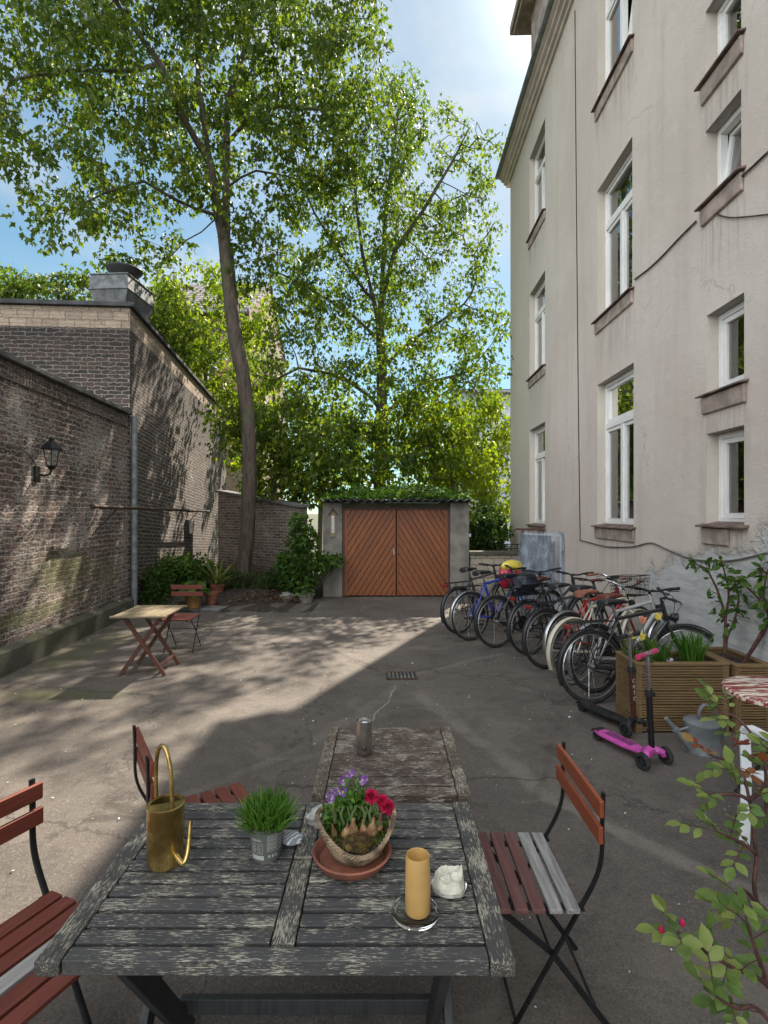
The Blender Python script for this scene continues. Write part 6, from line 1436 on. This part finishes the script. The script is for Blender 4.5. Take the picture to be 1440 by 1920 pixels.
# saplings
def sapling(label, base, tips, nleaf, lm, seed, ls=.075):
    r = np.random.default_rng(seed); base = Vector(base); t = empty('sapling', base, 0, label, 'shrub', 'woody saplings in the planter'); q = MB(); P = []; D = []
    for tp in tips:
        pts = spline([Vector((0, 0, -.04))] + [Vector(x_) - base for x_ in tp], 6); n = len(pts); q.tube(pts, [.011 * (1 - .75 * i / n) + .002 for i in range(n)], 6)
        for i in range(n // 3, n):
            for k in range(3 if i < n - 3 else 6):
                if r.random() < .52:
                    e = Vector((r.normal(), r.normal(), r.normal() * .5 - .1)).normalized(); L_ = r.uniform(.02, .09); a_ = pts[i]; b_ = a_ + e * L_
                    q.tube([a_, b_], [.0025, .0012], 4, cap=False)
                    for z in range(2): P.append(a_.lerp(b_, r.uniform(.5, 1))); D.append(e + Vector((r.normal(), r.normal(), r.normal() - .3)) * .5)
    q.build('stem', M['red_twig'], t, smooth=True); leaf_mesh('leaves', P, D, ls * (.6 + .7 * r.random(len(P))), T_OVAL, lm, t)
def ay(x, y, d=4.72): return A(x, y, d)
sapling('thin red stemmed sapling with sparse leaves, left of the two', (2.95, 4.72, .51), [[ay(1362, 1180), ay(1350, 1120), ay(1326, 1070), ay(1305, 1058)], [ay(1362, 1200), ay(1378, 1160), ay(1385, 1115), ay(1372, 1080)], [ay(1360, 1170), ay(1366, 1110), ay(1352, 1050)]], 60, M['leaf_mid'], 4, .066)
sapling('darker sapling with more leaves at the right edge of the photo', (3.02, 4.62, .51), [[ay(1425, 1190, 4.5), ay(1440, 1150, 4.5), ay(1405, 1105, 4.5), ay(1378, 1090, 4.5)], [ay(1440, 1170, 4.5), ay(1432, 1110, 4.5), ay(1445, 1050, 4.5)], [ay(1445, 1160, 4.5), ay(1460, 1100, 4.5), ay(1425, 1065, 4.5)]], 60, M['leaf_mid'], 6)

# ------------------------------------------------------------------ zinc watering can, round table, white chair
t = empty('watering_can', (2.40, 4.10, 0), R(8), 'squat galvanised metal watering can on the asphalt in front of the planter', 'watering can')
mb = MB(); mb.lathe([(0, .004), (.128, .004), (.132, 0), (.135, .006), (.133, .02), (.131, .028), (.128, .205), (.1305, .21), (.130, .222), (.122, .224)], 40); mb.build('body', M['zinc'], t, smooth=True)
mb = MB(); mb.lathe([(.123, .222), (.09, .233), (0, .238)], 32); mb.build('lid', M['zinc'], t, smooth=True)
mb = MB(); pts = spline([(-.02, .0, .225), (-.03, -.0, .29), (.01, 0, .345), (.07, 0, .335), (.11, 0, .28), (.125, 0, .21)], 6)
for a_, b_ in zip(pts, pts[1:]): mb.bar(a_, b_ + (b_ - a_) * .1, .030, .005, (0, 0, 1) if abs((b_ - a_).normalized().z) < .8 else (1, 0, 0))
pts = spline([(.128, 0, .20), (.175, 0, .20), (.19, 0, .15), (.16, 0, .08), (.13, 0, .05)], 5)
for a_, b_ in zip(pts, pts[1:]): mb.bar(a_, b_ + (b_ - a_) * .1, .024, .005, (1, 0, .2))
mb.build('handle', M['zinc'], t)
mb = MB(); mb.tube([(-.115, -.02, .035), (-.20, -.02, .14), (-.315, -.02, .27)], [.027, .021, .0135], 14); mb.tube([(-.122, -.005, .185), (-.225, -.02, .172)], .010, 8); mb.tube([(-.232, -.02, .176), (-.244, -.02, .190)], .026, 12); mb.build('spout', M['zinc'], t, smooth=True)
def peel():
    m, nt, P, tc = newmat('peeling_red_white_paint'); v = tc.outputs['Object']
    n = noi(nt, mapv(nt, v, (4, 22, 20), rot=(0, 0, -.25)), 1.0, 6, .6, 1.6)
    lk(nt, mixc(nt, mr(nt, n, .49, .53), (.22, .035, .028), mixc(nt, noi(nt, v, 40, 3), (.52, .44, .36), (.72, .64, .54))), P.inputs['Base Color']); P.inputs['Roughness'].default_value = .6; bump(nt, P, n, .3, .004); return m
t = empty('round_table', (2.45, 3.35, 0), 0, 'round bistro table with peeling red and white paint cut by the right edge', 'table')
mb = MB(); mb.lathe([(0, .672), (.285, .672), (.31, .668), (.316, .672), (.316, .695), (.306, .701), (0, .703)], 56); mb.build('tabletop', peel(), t, smooth=True)
for k in range(3):
    a = k * 2.094 + .5; q = MB(); q.tube(spline([(.06 * math.cos(a), .06 * math.sin(a), .665), (.05 * math.cos(a), .05 * math.sin(a), .35), (.24 * math.cos(a), .24 * math.sin(a), .012)], 6), .011, 8); q.build('leg', M['black_metal'], t, smooth=True)
t = empty('plastic_chair', (2.19, 2.66, 0), 0, 'white plastic garden armchair cut off by the right edge', 'chair')
q = MB(); q.prism([(-.21, -.22), (.21, -.22), (.24, .24), (-.24, .24)], 'z', .405, .425); q.build('seat', M['white_plastic'], t, bevel=.01)
for s in (-1, 1):
    q = MB(); pts = spline([(s * .25, .27, .005), (s * .245, .262, .35), (s * .245, .27, .58), (s * .25, .255, .640), (s * .255, .20, .662), (s * .255, .0, .668), (s * .24, -.20, .67)], 6)
    for a_, b_ in zip(pts, pts[1:]): q.bar(a_, b_ + (b_ - a_) * .15, .055, .016, (0, 1, .6))
    q.build('armrest', M['white_plastic'], t, bevel=.004)
    q = MB(); q.bar((s * .22, -.26, .005), (s * .20, -.20, .41), .05, .03, (0, 1, 0)); q.build('leg', M['white_plastic'], t, bevel=.006)
q = MB()
for i in range(6): x = -.17 + .068 * i; q.bar((x, -.21, .42), (x * 1.1, -.30, .80), .042, .010, (0, 1, 0))
q.tube(spline([(-.23, -.21, .42), (-.245, -.28, .72), (-.16, -.31, .85), (0, -.315, .87), (.16, -.31, .85), (.245, -.28, .72), (.23, -.21, .42)], 6), .018, 8); q.build('backrest', M['white_plastic'], t, smooth=True)

# ------------------------------------------------------------------ rose bush in the right foreground
def rose():
    r = np.random.default_rng(12); base = Vector((1.30, 1.45, 0)); t = empty('rose_bush', base, 0, 'rose bush with green and young red leaves reaching in from the lower right', 'rose bush')
    canes = [[base, (1.16, 1.42, .35), A(1440, 1850, 1.38), A(1375, 1815, 1.34), A(1300, 1770, 1.31), A(1262, 1738, 1.30)],
             [base, (1.22, 1.5, .5), A(1425, 1700, 1.48), A(1418, 1600, 1.5), A(1405, 1500, 1.52), A(1385, 1440, 1.55), A(1330, 1415, 1.58)],
             [base, (1.28, 1.55, .6), A(1448, 1560, 1.6), A(1435, 1440, 1.65), A(1415, 1385, 1.7), A(1380, 1345, 1.75), A(1352, 1338, 1.78)],
             [A(1418, 1600, 1.5), A(1390, 1580, 1.47), A(1345, 1560, 1.45)], [A(1425, 1700, 1.48), A(1395, 1670, 1.45), A(1370, 1690, 1.44)], [base, (1.05, 1.3, .4), A(1430, 1900, 1.30), A(1380, 1890, 1.27), A(1330, 1860, 1.25)],
             [A(1405, 1500, 1.52), A(1380, 1490, 1.5), A(1330, 1490, 1.5)], [A(1405, 1500, 1.52), A(1440, 1470, 1.55), A(1450, 1420, 1.57)], [A(1440, 1850, 1.38), A(1420, 1790, 1.36), A(1400, 1730, 1.35)]]
    q = MB(); P = []; D = []; S = []; Pr = []; Dr = []; Sr = []; O = np.array(base)
    def compound(p, d, L, red):
        d = Vector(d).normalized(); e = p + d * L; q.tube([p - base, p.lerp(e, .5) + Vector((0, 0, .004)) - base, e - base], .0014, 4, cap=False)
        sd = d.cross(Vector((0, 0, 1))).normalized(); PP, DD, SS = (Pr, Dr, Sr) if red else (P, D, S)
        ls = (.030 if red else .042) * r.uniform(.7, 1.25)
        PP.append(e - base); DD.append(d + Vector((0, 0, -.15))); SS.append(ls * 1.15)
        for f in (.45, .8):
            for s in (-1, 1): PP.append(p.lerp(e, f) - base); DD.append(d * .5 + sd * s + Vector((0, 0, r.normal() * .25))); SS.append(ls * (.7 + .35 * f))
    for ci, c in enumerate(canes):
        pts = spline([Vector(x) for x in c], 7); n = len(pts); q.tube([p - base for p in pts], [.006 * (1 - .7 * i / n) + .001 for i in range(n)], 6)
        st = n // 2 if len(c) > 4 else 2; a = r.uniform(0, 6)
        for i in range(st, n, 4):
            a += 2.4; tg = (pts[min(i + 1, n - 1)] - pts[i - 1]).normalized(); o_ = tg.orthogonal(); o_ = Quaternion(tg, a) @ o_
            compound(pts[i], o_ + tg * .5 + Vector((-.2, -.1, .15)), r.uniform(.055, .09), (i > n - 5) and ci in (0, 1, 2) and r.random() < .6)
        compound(pts[-1], (pts[-1] - pts[-3]) + Vector((0, 0, .01)), .05, ci in (1,))
    for p in (A(1375, 1400, 1.6), A(1405, 1418, 1.6), A(1390, 1440, 1.58)): compound(p, (.15, -.9, .3 + r.normal() * .3), .03, True)
    q.build('stem', M['red_twig'], t, smooth=True)
    serr = (np.array([(0, 0, 0), (.18, .17, .04), (.45, .30, .06), (.75, .22, .03), (1, 0, -.10), (.75, -.22, .03), (.45, -.30, .06), (.18, -.17, .04), (.25, 0, -.01), (.5, 0, -.02), (.78, 0, -.04)], float),
            [(0, 1, 8), (1, 2, 9), (1, 9, 8), (2, 3, 10), (2, 10, 9), (3, 4, 10), (4, 5, 10), (5, 6, 9), (5, 9, 10), (6, 7, 8), (6, 8, 9), (7, 0, 8)])
    leaf_mesh('leaves', P, D, S, serr, M['leaf_rose'], t, roll=np.tile([-.1, -.35, 1.0], (len(P), 1)) + r.normal(size=(len(P), 3)) * .25)
    leaf_mesh('young_leaves', Pr, Dr, Sr, serr, M['leaf_red'], t, roll=np.tile([-.1, -.35, 1.0], (len(Pr), 1)) + r.normal(size=(len(Pr), 3)) * .3)
    q = MB()
    for (x, y) in ((1240, 1750), (1279, 1737)): q.lathe([(0, 0), (.005, .002), (.007, .008), (.004, .016), (0, .019)], 10, A(x, y, 1.30) - base)
    q.build('flower_bud', M['crimson'], t, smooth=True)
rose()
